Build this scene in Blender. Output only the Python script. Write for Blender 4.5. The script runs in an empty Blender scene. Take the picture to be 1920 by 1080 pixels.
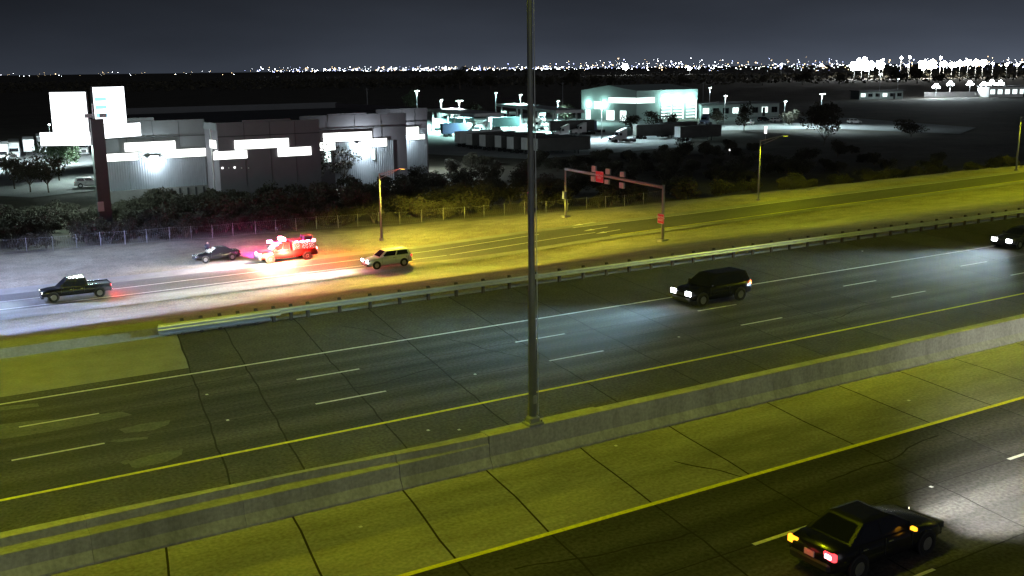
import bpy, math, random
from mathutils import Vector, Matrix

# ------------------------------------------------------------------ camera
sc = bpy.context.scene
FOC, YAW, PITCH, ROLL, CAMH = 1958.57, 1.0189083, 0.2072814, 0.0123640, 13.6
_f = Vector((math.cos(YAW)*math.cos(PITCH), math.sin(YAW)*math.cos(PITCH), -math.sin(PITCH)))
_r0 = Vector((math.sin(YAW), -math.cos(YAW), 0))
_u0 = _r0.cross(_f)
_r = _r0*math.cos(ROLL) - _u0*math.sin(ROLL)
_u = _u0*math.cos(ROLL) + _r0*math.sin(ROLL)
cam_d = bpy.data.cameras.new('camera')
cam = bpy.data.objects.new('camera', cam_d)
sc.collection.objects.link(cam)
m3 = Matrix((_r, _u, -_f)).transposed()
cam.matrix_world = Matrix.Translation((0, 0, CAMH)) @ m3.to_4x4()
cam_d.sensor_width = 36.0
cam_d.lens = 36.0*FOC/1920.0
cam_d.clip_start = 0.5
cam_d.clip_end = 40000
sc.camera = cam

# ------------------------------------------------------------------ night sky
world = bpy.data.worlds.new('World')
sc.world = world
world.use_nodes = True
wn = world.node_tree
wn.nodes.clear()
w_out = wn.nodes.new('ShaderNodeOutputWorld')
w_bg = wn.nodes.new('ShaderNodeBackground')
w_tc = wn.nodes.new('ShaderNodeTexCoord')
w_sx = wn.nodes.new('ShaderNodeSeparateXYZ')
w_cr = wn.nodes.new('ShaderNodeValToRGB')
cr = w_cr.color_ramp
cr.elements[0].position = 0.0
cr.elements[0].color = (0.070, 0.084, 0.114, 1)
cr.elements[1].position = 1.0
cr.elements[1].color = (0.006, 0.007, 0.010, 1)
for pos, col in ((0.025, (0.046, 0.055, 0.075, 1)), (0.08, (0.024, 0.028, 0.037, 1)), (0.25, (0.011, 0.013, 0.018, 1))):
    e = cr.elements.new(pos)
    e.color = col
wn.links.new(w_tc.outputs['Generated'], w_sx.inputs[0])
wn.links.new(w_sx.outputs['Z'], w_cr.inputs[0])
# the glow of the city is a little stronger towards the city (east) than away from it
w_ma = wn.nodes.new('ShaderNodeMath'); w_ma.operation = 'MULTIPLY_ADD'
w_ma.inputs[1].default_value = 0.80; w_ma.inputs[2].default_value = 0.36
w_mc = wn.nodes.new('ShaderNodeMath'); w_mc.operation = 'MAXIMUM'; w_mc.inputs[1].default_value = 0.35
wn.links.new(w_sx.outputs['X'], w_ma.inputs[0])
wn.links.new(w_ma.outputs[0], w_mc.inputs[0])
w_no = wn.nodes.new('ShaderNodeTexNoise')
w_no.inputs['Scale'].default_value = 2.6
w_no.inputs['Detail'].default_value = 5
w_mp = wn.nodes.new('ShaderNodeMapping')
w_mp.inputs['Scale'].default_value = (1, 1, 4)
wn.links.new(w_tc.outputs['Generated'], w_mp.inputs[0])
wn.links.new(w_mp.outputs[0], w_no.inputs['Vector'])
w_nr = wn.nodes.new('ShaderNodeMapRange')
w_nr.inputs['From Min'].default_value = .3
w_nr.inputs['From Max'].default_value = .7
w_nr.inputs['To Min'].default_value = .72
w_nr.inputs['To Max'].default_value = 1.18
wn.links.new(w_no.outputs['Fac'], w_nr.inputs[0])
w_mm = wn.nodes.new('ShaderNodeMath'); w_mm.operation = 'MULTIPLY'
wn.links.new(w_mc.outputs[0], w_mm.inputs[0])
wn.links.new(w_nr.outputs[0], w_mm.inputs[1])
wn.links.new(w_mm.outputs[0], w_bg.inputs['Strength'])
wn.links.new(w_cr.outputs[0], w_bg.inputs['Color'])
wn.links.new(w_bg.outputs[0], w_out.inputs[0])

# one weak, very soft lamp: the glow of the built-up side behind the camera
sun_d = bpy.data.lights.new('sky_glow', 'SUN')
sun_d.energy = 0.36
sun_d.angle = math.radians(40)
sun_d.color = (0.92, 0.95, 1.0)
sun = bpy.data.objects.new('sky_glow', sun_d)
sc.collection.objects.link(sun)
_sd = Vector((0.30, 0.94, -0.13))
sun.rotation_euler = _sd.to_track_quat('-Z', 'Y').to_euler()

sc.view_settings.view_transform = 'Standard'
sc.view_settings.look = 'None'
sc.view_settings.exposure = 0
sc.view_settings.gamma = 1
sc.render.engine = 'CYCLES'
sc.cycles.max_bounces = 4
sc.cycles.diffuse_bounces = 2
sc.cycles.glossy_bounces = 2
sc.cycles.transmission_bounces = 2
sc.cycles.transparent_max_bounces = 4
sc.cycles.caustics_reflective = False
sc.cycles.caustics_refractive = False
sc.cycles.sample_clamp_indirect = 2.0
sc.cycles.use_denoising = True

SODIUM = (0.90, 1.0, 0.01)
SODIUM_R = (1.0, 0.93, 0.06)
LEDW = (0.80, 0.95, 1.0)
CYAN = (0.55, 1.0, 0.93)

R = math.radians
rng = random.Random(7)
C = sc.collection


# ------------------------------------------------------------------ helpers
def at(px, py, z=0.0):
    """point at height z seen at pixel (px, py) of the 1920 x 1080 photograph"""
    d = _f + _r*((px-960)/FOC) - _u*((py-540)/FOC)
    t = (z-CAMH)/d.z
    return Vector((0, 0, CAMH)) + d*t


def ray(px, py, dist):
    d = _f + _r*((px-960)/FOC) - _u*((py-540)/FOC)
    return Vector((0, 0, CAMH)) + d*dist


class MB:
    def __init__(s):
        s.v = []
        s.f = []

    def add(s, vs, fs):
        o = len(s.v)
        s.v += [tuple(p) for p in vs]
        s.f += [tuple(i+o for i in f) for f in fs]
        return s

    def box(s, c, d, rz=0.0, top=1.0, topy=None):
        """c = centre, d = full size; top scales the upper face"""
        ty = top if topy is None else topy
        ca, sa = math.cos(rz), math.sin(rz)
        vs = []
        for k, (sx, sy, sz) in enumerate(((-1,-1,-1),(1,-1,-1),(1,1,-1),(-1,1,-1),(-1,-1,1),(1,-1,1),(1,1,1),(-1,1,1))):
            x, y = sx*d[0]/2, sy*d[1]/2
            if sz > 0:
                x *= top
                y *= ty
            vs.append((c[0]+x*ca-y*sa, c[1]+x*sa+y*ca, c[2]+sz*d[2]/2))
        return s.add(vs, [(0,3,2,1),(4,5,6,7),(0,1,5,4),(1,2,6,5),(2,3,7,6),(3,0,4,7)])

    def bbox(s, c, d, b=0.03, rz=0.0):
        """box with chamfered vertical and top edges"""
        hx, hy, hz = d[0]/2, d[1]/2, d[2]/2
        b = min(b, hx*.9, hy*.9, hz*.9)
        ring = [(-hx+b,-hy),(hx-b,-hy),(hx,-hy+b),(hx,hy-b),(hx-b,hy),(-hx+b,hy),(-hx,hy-b),(-hx,-hy+b)]
        ins = [(x*(1-b/hx), y*(1-b/hy)) for x, y in ring]
        ca, sa = math.cos(rz), math.sin(rz)
        def tr(p, z):
            return (c[0]+p[0]*ca-p[1]*sa, c[1]+p[0]*sa+p[1]*ca, c[2]+z)
        vs = [tr(p, -hz) for p in ring]+[tr(p, hz-b) for p in ring]+[tr(p, hz) for p in ins]
        fs = [tuple(range(7,-1,-1)), tuple(range(16,24))]
        for k in range(8):
            j = (k+1) % 8
            fs += [(k, j, 8+j, 8+k), (8+k, 8+j, 16+j, 16+k)]
        return s.add(vs, fs)

    def quad(s, a, b, c, d):
        return s.add([a, b, c, d], [(0, 1, 2, 3)])

    def prism(s, poly, z0, z1):
        n = len(poly)
        vs = [(p[0], p[1], z0) for p in poly]+[(p[0], p[1], z1) for p in poly]
        fs = [tuple(range(n-1,-1,-1)), tuple(range(n, 2*n))]
        fs += [(k, (k+1) % n, n+(k+1) % n, n+k) for k in range(n)]
        return s.add(vs, fs)

    def profile(s, prof, path, closed=True, caps=True):
        """prof = list of (lateral, z) along path points (x, y, z, [nx, ny])"""
        n = len(prof)
        base = len(s.v)
        for k, p in enumerate(path):
            a = path[max(k-1, 0)]
            b = path[min(k+1, len(path)-1)]
            t = Vector((b[0]-a[0], b[1]-a[1], 0)).normalized()
            nr = Vector((-t.y, t.x, 0))
            for l, z in prof:
                s.v.append((p[0]+nr.x*l, p[1]+nr.y*l, p[2]+z))
        for k in range(len(path)-1):
            for i in range(n if closed else n-1):
                j = (i+1) % n
                s.f.append((base+k*n+i, base+(k+1)*n+i, base+(k+1)*n+j, base+k*n+j))
        if caps and closed:
            s.f.append(tuple(base+i for i in range(n)))
            e = base+(len(path)-1)*n
            s.f.append(tuple(e+i for i in range(n-1,-1,-1)))
        return s

    def tube(s, pts, r, n=8, r2=None):
        pts = [Vector(p) for p in pts]
        base = len(s.v)
        m = len(pts)
        for k, p in enumerate(pts):
            t = (pts[min(k+1, m-1)]-pts[max(k-1, 0)]).normalized()
            a = Vector((0, 0, 1)) if abs(t.z) < .9 else Vector((1, 0, 0))
            u = t.cross(a).normalized()
            w = t.cross(u)
            rr = r if r2 is None else r+(r2-r)*k/(m-1)
            for i in range(n):
                an = 2*math.pi*i/n
                s.v.append(tuple(p+u*(rr*math.cos(an))+w*(rr*math.sin(an))))
        for k in range(m-1):
            for i in range(n):
                j = (i+1) % n
                s.f.append((base+k*n+i, base+k*n+j, base+(k+1)*n+j, base+(k+1)*n+i))
        s.f.append(tuple(base+i for i in range(n-1,-1,-1)))
        s.f.append(tuple(base+(m-1)*n+i for i in range(n)))
        return s

    def ball(s, c, r, n=8, m=5, sz=1.0):
        base = len(s.v)
        for j in range(m+1):
            ph = math.pi*j/m
            for i in range(n):
                an = 2*math.pi*i/n
                s.v.append((c[0]+r*math.sin(ph)*math.cos(an), c[1]+r*math.sin(ph)*math.sin(an), c[2]+r*sz*math.cos(ph)))
        for j in range(m):
            for i in range(n):
                k = (i+1) % n
                s.f.append((base+j*n+i, base+(j+1)*n+i, base+(j+1)*n+k, base+j*n+k))
        return s

    def mesh(s, name, mat, smooth=False):
        me = bpy.data.meshes.new(name)
        me.from_pydata(s.v, [], s.f)
        if mat:
            me.materials.append(mat)
        if smooth:
            me.polygons.foreach_set('use_smooth', [True]*len(me.polygons))
        me.update()
        return me

    def build(s, name, mat, parent=None, smooth=False, loc=None):
        o = bpy.data.objects.new(name, s.mesh(name, mat, smooth))
        C.objects.link(o)
        if parent:
            o.parent = parent
        if loc:
            o.location = loc
        return o


def empty(name, loc=(0, 0, 0), rz=0.0):
    o = bpy.data.objects.new(name, None)
    o.location = loc
    o.rotation_euler = (0, 0, rz)
    o.empty_display_size = 0.5
    C.objects.link(o)
    return o


def tag(o, label, cat, group=None):
    o['label'] = label
    o['category'] = cat
    if group:
        o['group'] = group
    return o


def struct(o):
    o['kind'] = 'structure'
    return o


def copy_tree(o, parent=None):
    c = o.copy()
    C.objects.link(c)
    c.parent = parent
    for ch in o.children:
        copy_tree(ch, c)
    return c


def link_copy(me, name, parent, loc=(0, 0, 0), rz=0.0, sc_=None):
    o = bpy.data.objects.new(name, me)
    C.objects.link(o)
    o.parent = parent
    o.location = loc
    o.rotation_euler = (0, 0, rz)
    if sc_:
        o.scale = sc_
    return o


# ------------------------------------------------------------------ materials
def mat(name, col, rough=.8, var=.25, scale=2.0, detail=4, metal=0.0, spec=.3, bump=0.0, bscale=None, stretch=None, col2=None, speck=0.0, objvar=0.0):
    """surface whose colour wanders around col in two octaves of noise"""
    m = bpy.data.materials.new(name)
    m.use_nodes = True
    nt = m.node_tree
    b = nt.nodes['Principled BSDF']
    b.inputs['Roughness'].default_value = rough
    b.inputs['Metallic'].default_value = metal
    b.inputs['Specular IOR Level'].default_value = spec
    if var <= 0:
        b.inputs['Base Color'].default_value = (*col, 1)
        return m
    tc = nt.nodes.new('ShaderNodeTexCoord')
    geo = nt.nodes.new('ShaderNodeNewGeometry')
    mp = nt.nodes.new('ShaderNodeMapping')
    nt.links.new(geo.outputs['Position'], mp.inputs['Vector'])
    if stretch:
        mp.inputs['Scale'].default_value = stretch
    n1 = nt.nodes.new('ShaderNodeTexNoise')
    n1.inputs['Scale'].default_value = scale
    n1.inputs['Detail'].default_value = detail
    n1.inputs['Roughness'].default_value = .65
    n2 = nt.nodes.new('ShaderNodeTexNoise')
    n2.inputs['Scale'].default_value = scale*.17
    n2.inputs['Detail'].default_value = 3
    nt.links.new(mp.outputs[0], n1.inputs['Vector'])
    nt.links.new(mp.outputs[0], n2.inputs['Vector'])
    ad = nt.nodes.new('ShaderNodeMath'); ad.operation = 'ADD'
    nt.links.new(n1.outputs['Fac'], ad.inputs[0])
    nt.links.new(n2.outputs['Fac'], ad.inputs[1])
    cr_ = nt.nodes.new('ShaderNodeValToRGB')
    hv = nt.nodes.new('ShaderNodeMath'); hv.operation = 'MULTIPLY'; hv.inputs[1].default_value = .5
    nt.links.new(ad.outputs[0], hv.inputs[0])
    nt.links.new(hv.outputs[0], cr_.inputs[0])
    lo = tuple(max(0, c*(1-var)) for c in col)
    hi = tuple(c*(1+var) for c in (col2 or col))
    cr_.color_ramp.elements[0].position = .34
    cr_.color_ramp.elements[0].color = (*lo, 1)
    cr_.color_ramp.elements[1].position = .66
    cr_.color_ramp.elements[1].color = (*hi, 1)
    last = cr_.outputs[0]
    if speck > 0:
        n3 = nt.nodes.new('ShaderNodeTexNoise')
        n3.inputs['Scale'].default_value = 8.0
        n3.inputs['Detail'].default_value = 2
        nt.links.new(geo.outputs['Position'], n3.inputs['Vector'])
        mr = nt.nodes.new('ShaderNodeMapRange')
        mr.inputs['From Min'].default_value = .3
        mr.inputs['From Max'].default_value = .7
        mr.inputs['To Min'].default_value = 1-speck
        mr.inputs['To Max'].default_value = 1+speck
        nt.links.new(n3.outputs['Fac'], mr.inputs[0])
        mx = nt.nodes.new('ShaderNodeVectorMath'); mx.operation = 'SCALE'
        nt.links.new(last, mx.inputs[0])
        nt.links.new(mr.outputs[0], mx.inputs['Scale'])
        last = mx.outputs[0]
    if objvar > 0:
        oi = nt.nodes.new('ShaderNodeObjectInfo')
        mo = nt.nodes.new('ShaderNodeMapRange')
        mo.inputs['To Min'].default_value = 1-objvar
        mo.inputs['To Max'].default_value = 1+objvar
        nt.links.new(oi.outputs['Random'], mo.inputs[0])
        mv = nt.nodes.new('ShaderNodeVectorMath'); mv.operation = 'SCALE'
        nt.links.new(last, mv.inputs[0])
        nt.links.new(mo.outputs[0], mv.inputs['Scale'])
        last = mv.outputs[0]
    nt.links.new(last, b.inputs['Base Color'])
    if bump > 0:
        bp = nt.nodes.new('ShaderNodeBump')
        bp.inputs['Strength'].default_value = bump
        bp.inputs['Distance'].default_value = .05
        nb = nt.nodes.new('ShaderNodeTexNoise')
        nb.inputs['Scale'].default_value = bscale or scale*4
        nb.inputs['Detail'].default_value = 3
        nt.links.new(mp.outputs[0], nb.inputs['Vector'])
        nt.links.new(nb.outputs['Fac'], bp.inputs['Height'])
        nt.links.new(bp.outputs[0], b.inputs['Normal'])
    return m


def emis(name, col, s):
    m = bpy.data.materials.new(name)
    m.use_nodes = True
    nt = m.node_tree
    nt.nodes.clear()
    o = nt.nodes.new('ShaderNodeOutputMaterial')
    e = nt.nodes.new('ShaderNodeEmission')
    e.inputs[0].default_value = (*col, 1)
    e.inputs[1].default_value = s
    nt.links.new(e.outputs[0], o.inputs[0])
    return m


M = dict(
    lane=mat('worn_asphalt', (.062, .060, .058), .85, .55, .8, bump=.3, bscale=30, stretch=(.04, 1.5, 1), speck=.45, objvar=.16),
    shoulder=mat('shoulder_asphalt', (.078, .076, .070), .9, .30, .8, bump=.3, bscale=30, speck=.45, objvar=.14),
    conc=mat('pale_concrete', (.27, .265, .24), .9, .22, .7, bump=.15, bscale=12, speck=.12),
    conc_sh=mat('concrete_shoulder', (.27, .265, .235), .9, .50, .55, detail=7, bump=.2, bscale=12, stretch=(.35, 1.2, 1), speck=.22, objvar=.10),
    conc_wall=mat('barrier_concrete', (.33, .33, .315), .9, .34, 1.6, detail=6, bump=.3, bscale=9, stretch=(1, 1, .25), speck=.15, objvar=.08),
    joint=mat('joint_filler', (.016, .016, .015), .9, .2, 4),
    patch=mat('patch_concrete', (.14, .14, .125), .9, .35, 1.5, speck=.3),
    white_paint=mat('white_road_paint', (.74, .73, .69), .7, .18, 5, speck=.15),
    yellow_paint=mat('yellow_road_paint', (.86, .80, .06), .7, .16, 5, speck=.15),
    ramp=mat('ramp_asphalt', (.11, .105, .10), .75, .25, .7, spec=.4, bump=.2, bscale=30, stretch=(.3, 1.5, 1), speck=.3),
    dirt=mat('desert_dirt', (.27, .24, .18), .95, .38, .55, detail=8, bump=.5, bscale=2.2, speck=.38),
    steel=mat('galvanised_steel', (.42, .43, .43), .45, .15, 3, metal=.55, spec=.5),
    dpole=mat('weathered_pole', (.23, .24, .255), .55, .15, 2, metal=.3, spec=.4),
    steel_d=mat('dull_steel', (.26, .26, .26), .6, .15, 3, metal=.2, spec=.4),
    box_grey=mat('grey_housing', (.36, .35, .35), .6, .1, 3),
    wood=mat('dark_post', (.06, .05, .04), .9, .2, 4),
    leaf=mat('dry_leaf', (.034, .032, .022), .8, .45, .6, col2=(.046, .041, .028)),
    leafg=mat('green_leaf', (.10, .15, .085), .8, .4, .8),
    bark=mat('bark', (.09, .075, .06), .9, .3, 3),
    wall=mat('warehouse_wall', (.155, .16, .168), .8, .12, .35, detail=5),
    wall2=mat('warehouse_wall_violet', (.125, .115, .128), .8, .12, .35, detail=5),
    ribbed=mat('ribbed_sheet', (.24, .26, .29), .5, .10, .6, metal=.2, spec=.4),
    plinth=mat('block_plinth', (.16, .155, .15), .9, .25, 1.1),
    roof=mat('roofing', (.09, .09, .095), .9, .25, .3),
    wbld=mat('pale_green_sheet', (.36, .42, .40), .6, .08, .4),
    dark=mat('dark_trim', (.03, .03, .032), .6, .15, 2),
    trailer_w=mat('white_trailer', (.46, .47, .47), .5, .16, .8, spec=.4),
    trailer_d=mat('dark_trailer', (.055, .055, .052), .6, .25, .8),
    trailer_t=mat('teal_trailer', (.16, .30, .30), .5, .18, .8),
    cab_w=mat('white_cab', (.55, .56, .56), .35, .12, 1.5, spec=.5),
    cab_b=mat('blue_cab', (.08, .11, .20), .35, .12, 1.5, spec=.5),
    paint_k=mat('black_car_paint', (.012, .012, .014), .22, .1, 2, spec=.5),
    paint_g=mat('grey_car_paint', (.030, .030, .034), .25, .1, 2, spec=.5),
    paint_s=mat('silver_car_paint', (.52, .52, .50), .3, .06, 2, metal=.2, spec=.5),
    paint_r=mat('red_truck_paint', (.30, .02, .02), .3, .08, 2, spec=.5),
    glass=mat('dark_glass', (.012, .013, .015), .08, .05, 2, spec=.6),
    tyre=mat('tyre_rubber', (.018, .018, .018), .9, .2, 6),
    rim=mat('alloy_rim', (.38, .38, .39), .35, .1, 5, metal=.8),
    skin=mat('skin', (.45, .30, .22), .6, .05, 3),
    cloth=mat('dark_uniform', (.03, .03, .045), .9, .2, 8),
    red_sign=mat('red_sign_sheet', (.55, .03, .045), .5, .08, 3),
    white_sign=mat('white_sign_sheet', (.62, .60, .60), .5, .08, 3),
    white_obj=mat('white_panel', (.75, .75, .75), .5, .08, 3),
    chrome=mat('dull_chrome', (.6, .6, .6), .25, .05, 3, metal=.9),
)
# beyond the fence the soil is covered with dark scrub litter
_nt = M['dirt'].node_tree
_b = _nt.nodes['Principled BSDF']
_src = _b.inputs['Base Color'].links[0].from_socket
_g = _nt.nodes.new('ShaderNodeNewGeometry')
_d = _nt.nodes.new('ShaderNodeVectorMath'); _d.operation = 'DOT_PRODUCT'
_d.inputs[1].default_value = (.26, 1, 0)
_nt.links.new(_g.outputs['Position'], _d.inputs[0])
_n = _nt.nodes.new('ShaderNodeTexNoise'); _n.inputs['Scale'].default_value = .35
_nt.links.new(_g.outputs['Position'], _n.inputs['Vector'])
_a = _nt.nodes.new('ShaderNodeMath'); _a.operation = 'MULTIPLY_ADD'; _a.inputs[1].default_value = 9.0
_nt.links.new(_n.outputs['Fac'], _a.inputs[0])
_nt.links.new(_d.outputs['Value'], _a.inputs[2])
_m = _nt.nodes.new('ShaderNodeMapRange')
_m.inputs['From Min'].default_value = 135
_m.inputs['From Max'].default_value = 142
_m.inputs['To Min'].default_value = 1.0
_m.inputs['To Max'].default_value = .30
_nt.links.new(_a.outputs[0], _m.inputs[0])
_s = _nt.nodes.new('ShaderNodeVectorMath'); _s.operation = 'SCALE'
_nt.links.new(_src, _s.inputs[0])
_nt.links.new(_m.outputs[0], _s.inputs['Scale'])
_nt.links.new(_s.outputs[0], _b.inputs['Base Color'])

# wheel tracks polish and darken the lanes
_nt = M['lane'].node_tree
_b = _nt.nodes['Principled BSDF']
_src = _b.inputs['Base Color'].links[0].from_socket
_g = _nt.nodes.new('ShaderNodeNewGeometry')
_x = _nt.nodes.new('ShaderNodeSeparateXYZ')
_nt.links.new(_g.outputs['Position'], _x.inputs[0])
_n = _nt.nodes.new('ShaderNodeTexNoise'); _n.inputs['Scale'].default_value = .12
_nt.links.new(_g.outputs['Position'], _n.inputs['Vector'])
_a = _nt.nodes.new('ShaderNodeMath'); _a.operation = 'MULTIPLY_ADD'; _a.inputs[1].default_value = .7
_nt.links.new(_n.outputs['Fac'], _a.inputs[0])
_nt.links.new(_x.outputs['Y'], _a.inputs[2])
_p = _nt.nodes.new('ShaderNodeMath'); _p.operation = 'MULTIPLY_ADD'
_p.inputs[1].default_value = 2*math.pi/1.9
_p.inputs[2].default_value = -2*math.pi*39.2/1.9
_nt.links.new(_a.outputs[0], _p.inputs[0])
_c = _nt.nodes.new('ShaderNodeMath'); _c.operation = 'COSINE'
_nt.links.new(_p.outputs[0], _c.inputs[0])
_m = _nt.nodes.new('ShaderNodeMapRange')
_m.inputs['From Min'].default_value = -1
_m.inputs['To Min'].default_value = 1.22
_m.inputs['To Max'].default_value = .72
_nt.links.new(_c.outputs[0], _m.inputs[0])
_s = _nt.nodes.new('ShaderNodeVectorMath'); _s.operation = 'SCALE'
_nt.links.new(_src, _s.inputs[0])
_nt.links.new(_m.outputs[0], _s.inputs['Scale'])
_nt.links.new(_s.outputs[0], _b.inputs['Base Color'])

E_ = dict(
    band=emis('lit_band', (.97, 1.0, .96), 3.2),
    wallamp=emis('wall_lamp', (.86, .95, 1.0), 26),
    sign=emis('lit_sign', (.92, .97, 1.0), 3.6),
    signb=emis('lit_sign_blue', (.30, .80, 1.0), 1.6),
    head=emis('head_lamp', (.93, .95, 1.0), 45),
    headw=emis('head_lamp_warm', (1.0, .92, .75), 30),
    tail=emis('tail_lamp', (1.0, .05, .06), 3.2),
    tailhot=emis('tail_lamp_hot', (1.0, .32, .36), 9),
    tailo=emis('tail_lamp_orange', (1.0, .17, .03), 5),
    amber=emis('amber_lamp', (1.0, .42, .02), 2.4),
    amberhot=emis('amber_lamp_hot', (1.0, .72, .20), 8),
    beacon=emis('red_beacon', (1.0, .10, .16), 60),
    beaconm=emis('magenta_beacon', (1.0, .25, .75), 60),
    takedown=emis('takedown_lamp', (1.0, .97, .93), 60),
    sodium=emis('sodium_lens', SODIUM, 8),
    led=emis('led_lens', LEDW, 60),
    ledc=emis('led_lens_cyan', (.75, 1.0, .96), 30),
    window=emis('lit_window', (.80, 1.0, .96), 2.2),
    marker=emis('reflector', (1.0, 1.0, .97), 2.2),  # emissive; the white sign panel and marker box glow with it too
    city_w=emis('city_white', (.86, .92, 1.0), 34),
    city_y=emis('city_warm', (1.0, .72, .40), 16),
    city_b=emis('city_blue', (.45, .52, 1.0), 18),
    flood=emis('flood_lamp', (.92, .97, 1.0), 110),
    floodw=emis('flood_lamp_warm', (1.0, .95, .82), 110),
)


def lamp_nodes(d, power_of=2.0, cap=9.0, shield=None, srange=(-.50, -.28), fwd=None, tight=10.0):
    """lamp optics: more light sideways than straight down so the road is lit evenly;
    shield = side the housing screens off, fwd = axis of a headlight reflector"""
    d.use_nodes = True
    nt = d.node_tree
    em = nt.nodes['Emission']
    g = nt.nodes.new('ShaderNodeNewGeometry')
    s = nt.nodes.new('ShaderNodeSeparateXYZ')
    nt.links.new(g.outputs['Incoming'], s.inputs[0])

    def math_(op, a, b=None):
        n = nt.nodes.new('ShaderNodeMath')
        n.operation = op
        for k, q in enumerate((a, b)):
            if q is None:
                continue
            if isinstance(q, (int, float)):
                n.inputs[k].default_value = q
            else:
                nt.links.new(q, n.inputs[k])
        return n.outputs[0]

    def dot_(v):
        n = nt.nodes.new('ShaderNodeVectorMath')
        n.operation = 'DOT_PRODUCT'
        n.inputs[1].default_value = v
        nt.links.new(g.outputs['Incoming'], n.inputs[0])
        return n.outputs['Value']

    out = math_('MINIMUM', math_('POWER', math_('ABSOLUTE', s.outputs['Z']), -power_of), cap)
    if shield:
        mr = nt.nodes.new('ShaderNodeMapRange')
        mr.inputs['From Min'].default_value = srange[0]
        mr.inputs['From Max'].default_value = srange[1]
        mr.inputs['To Min'].default_value = .006
        mr.inputs['To Max'].default_value = 1.0
        nt.links.new(math_('DIVIDE', dot_(shield), s.outputs['Z']), mr.inputs[0])
        out = math_('MULTIPLY', out, mr.outputs[0])
    if fwd:
        out = math_('MULTIPLY', out, math_('POWER', math_('ABSOLUTE', dot_(fwd)), tight))
    nt.links.new(out, em.inputs['Strength'])


def spot(name, loc, direction, power, col, size=150, blend=.4, radius=.15, parent=None, optics=None):
    d = bpy.data.lights.new(name, 'SPOT')
    d.energy = power
    d.color = col
    d.spot_size = R(size)
    d.spot_blend = blend
    d.shadow_soft_size = radius
    if optics:
        lamp_nodes(d, *optics)
    o = bpy.data.objects.new(name, d)
    C.objects.link(o)
    o.location = loc
    o.rotation_euler = Vector(direction).to_track_quat('-Z', 'Y').to_euler()
    if parent:
        o.parent = parent
    return o


def point(name, loc, power, col, radius=.2, parent=None):
    d = bpy.data.lights.new(name, 'POINT')
    d.energy = power
    d.color = col
    d.shadow_soft_size = radius
    o = bpy.data.objects.new(name, d)
    C.objects.link(o)
    o.location = loc
    if parent:
        o.parent = parent
    return o


# ------------------------------------------------------------------ terrain
def interp(x, xs, ys):
    if x <= xs[0]:
        return ys[0]
    for k in range(len(xs)-1):
        if x <= xs[k+1]:
            t = (x-xs[k])/(xs[k+1]-xs[k])
            return ys[k]+(ys[k+1]-ys[k])*t
    return ys[-1]


ZX = [-50, 0, 20, 51, 96, 138, 180, 260]
ZZ = [-6.2, -6.1, -5.95, -5.5, -3.3, -1.5, -.7, -.4]
SX = [-60, 8, 29, 51, 66, 81, 96, 118, 129, 160, 200, 260, 320]
SY = [94, 92.6, 91.9, 91.0, 90.2, 88.0, 85.6, 82.5, 81.0, 77, 71.5, 64, 60]
NX = [-60, 8, 22, 35, 47, 57, 64, 72, 81, 88, 104, 127, 160, 200, 260, 320]
NY = [106, 105, 104.4, 103.6, 102.3, 101.3, 100.5, 99.0, 97.0, 95.7, 93.4, 89.6, 85, 79.5, 71.5, 67]
PLAIN = -6.2


def zr(x):
    return interp(x, ZX, ZZ)


def ys(x):
    return interp(x, SX, SY)


def yn(x):
    return interp(x, NX, NY)


def sstep(t):
    t = max(0.0, min(1.0, t))
    return t*t*(3-2*t)


def wob(x, y):
    return math.sin(x*.71+1.3*math.sin(y*.33))*.5+math.sin(y*.93+x*.21+2*math.sin(x*.17))*.5


def gz(x, y):
    """height of the ground"""
    if y < 55.6:
        return -.20
    s, n, z = ys(x), yn(x), zr(x)
    if y < s-1.2:
        t = (y-56.4)/(s-1.2-56.4)
        k = sstep(t)*.55+max(0, min(1, t))*.45
        return -.14+k*(z+.05)+(.10*wob(x, y) if t > .05 else 0)
    if y < n+1.2:
        return z-.05
    t = sstep((y-n-3)/28.0)
    base = z-.05+t*(PLAIN-z+.05)
    a = min(1, (y-n-1.2)/2.0)
    return base+a*.09*wob(x, y)*(1 if y < 240 else .2)


gx = [-30000, -12000, -5000, -2000, -800, -300, -120, -60]
gx += [-40+2.0*k for k in range(0, 101)]
gx += [166, 174, 184, 196, 210, 230, 255, 290, 340, 420, 600, 900, 1500, 2500, 5000, 9000, 16000, 30000]
gy = [-30000, -6000, -1000, -200, -60, 0, 30, 50, 55, 56.2]
gy += [57.2+1.2*k for k in range(0, 62)]
gy += [133+3*k for k in range(0, 24)]
gy += [210, 225, 245, 270, 310, 380, 500, 800, 1300, 2200, 4000, 7000, 13000, 30000]
g = MB()
g.v = [(x, y, gz(x, y)) for y in gy for x in gx]
nx_ = len(gx)
g.f = [(j*nx_+i, j*nx_+i+1, (j+1)*nx_+i+1, (j+1)*nx_+i) for j in range(len(gy)-1) for i in range(nx_-1)]
struct(g.build('ground', M['dirt'], smooth=True))

# ------------------------------------------------------------------ highway
def roadway(name, y0, y1):
    b = MB().box(((-60+300)/2, (y0+y1)/2, -.069), (360, y1-y0, .13))
    return struct(b.build(name, M['joint']))


SKEW = .175
wb = roadway('westbound_roadway', 30.32, 55.42)
eb = roadway('eastbound_roadway', 2.0, 29.86)


def jit(j, y):
    return .030*math.sin(j*7.3+y*1.3)+.022*math.sin(j*3.1+y*3.7)+.04*math.sin(j*5.1)*(y-35)/10


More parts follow.
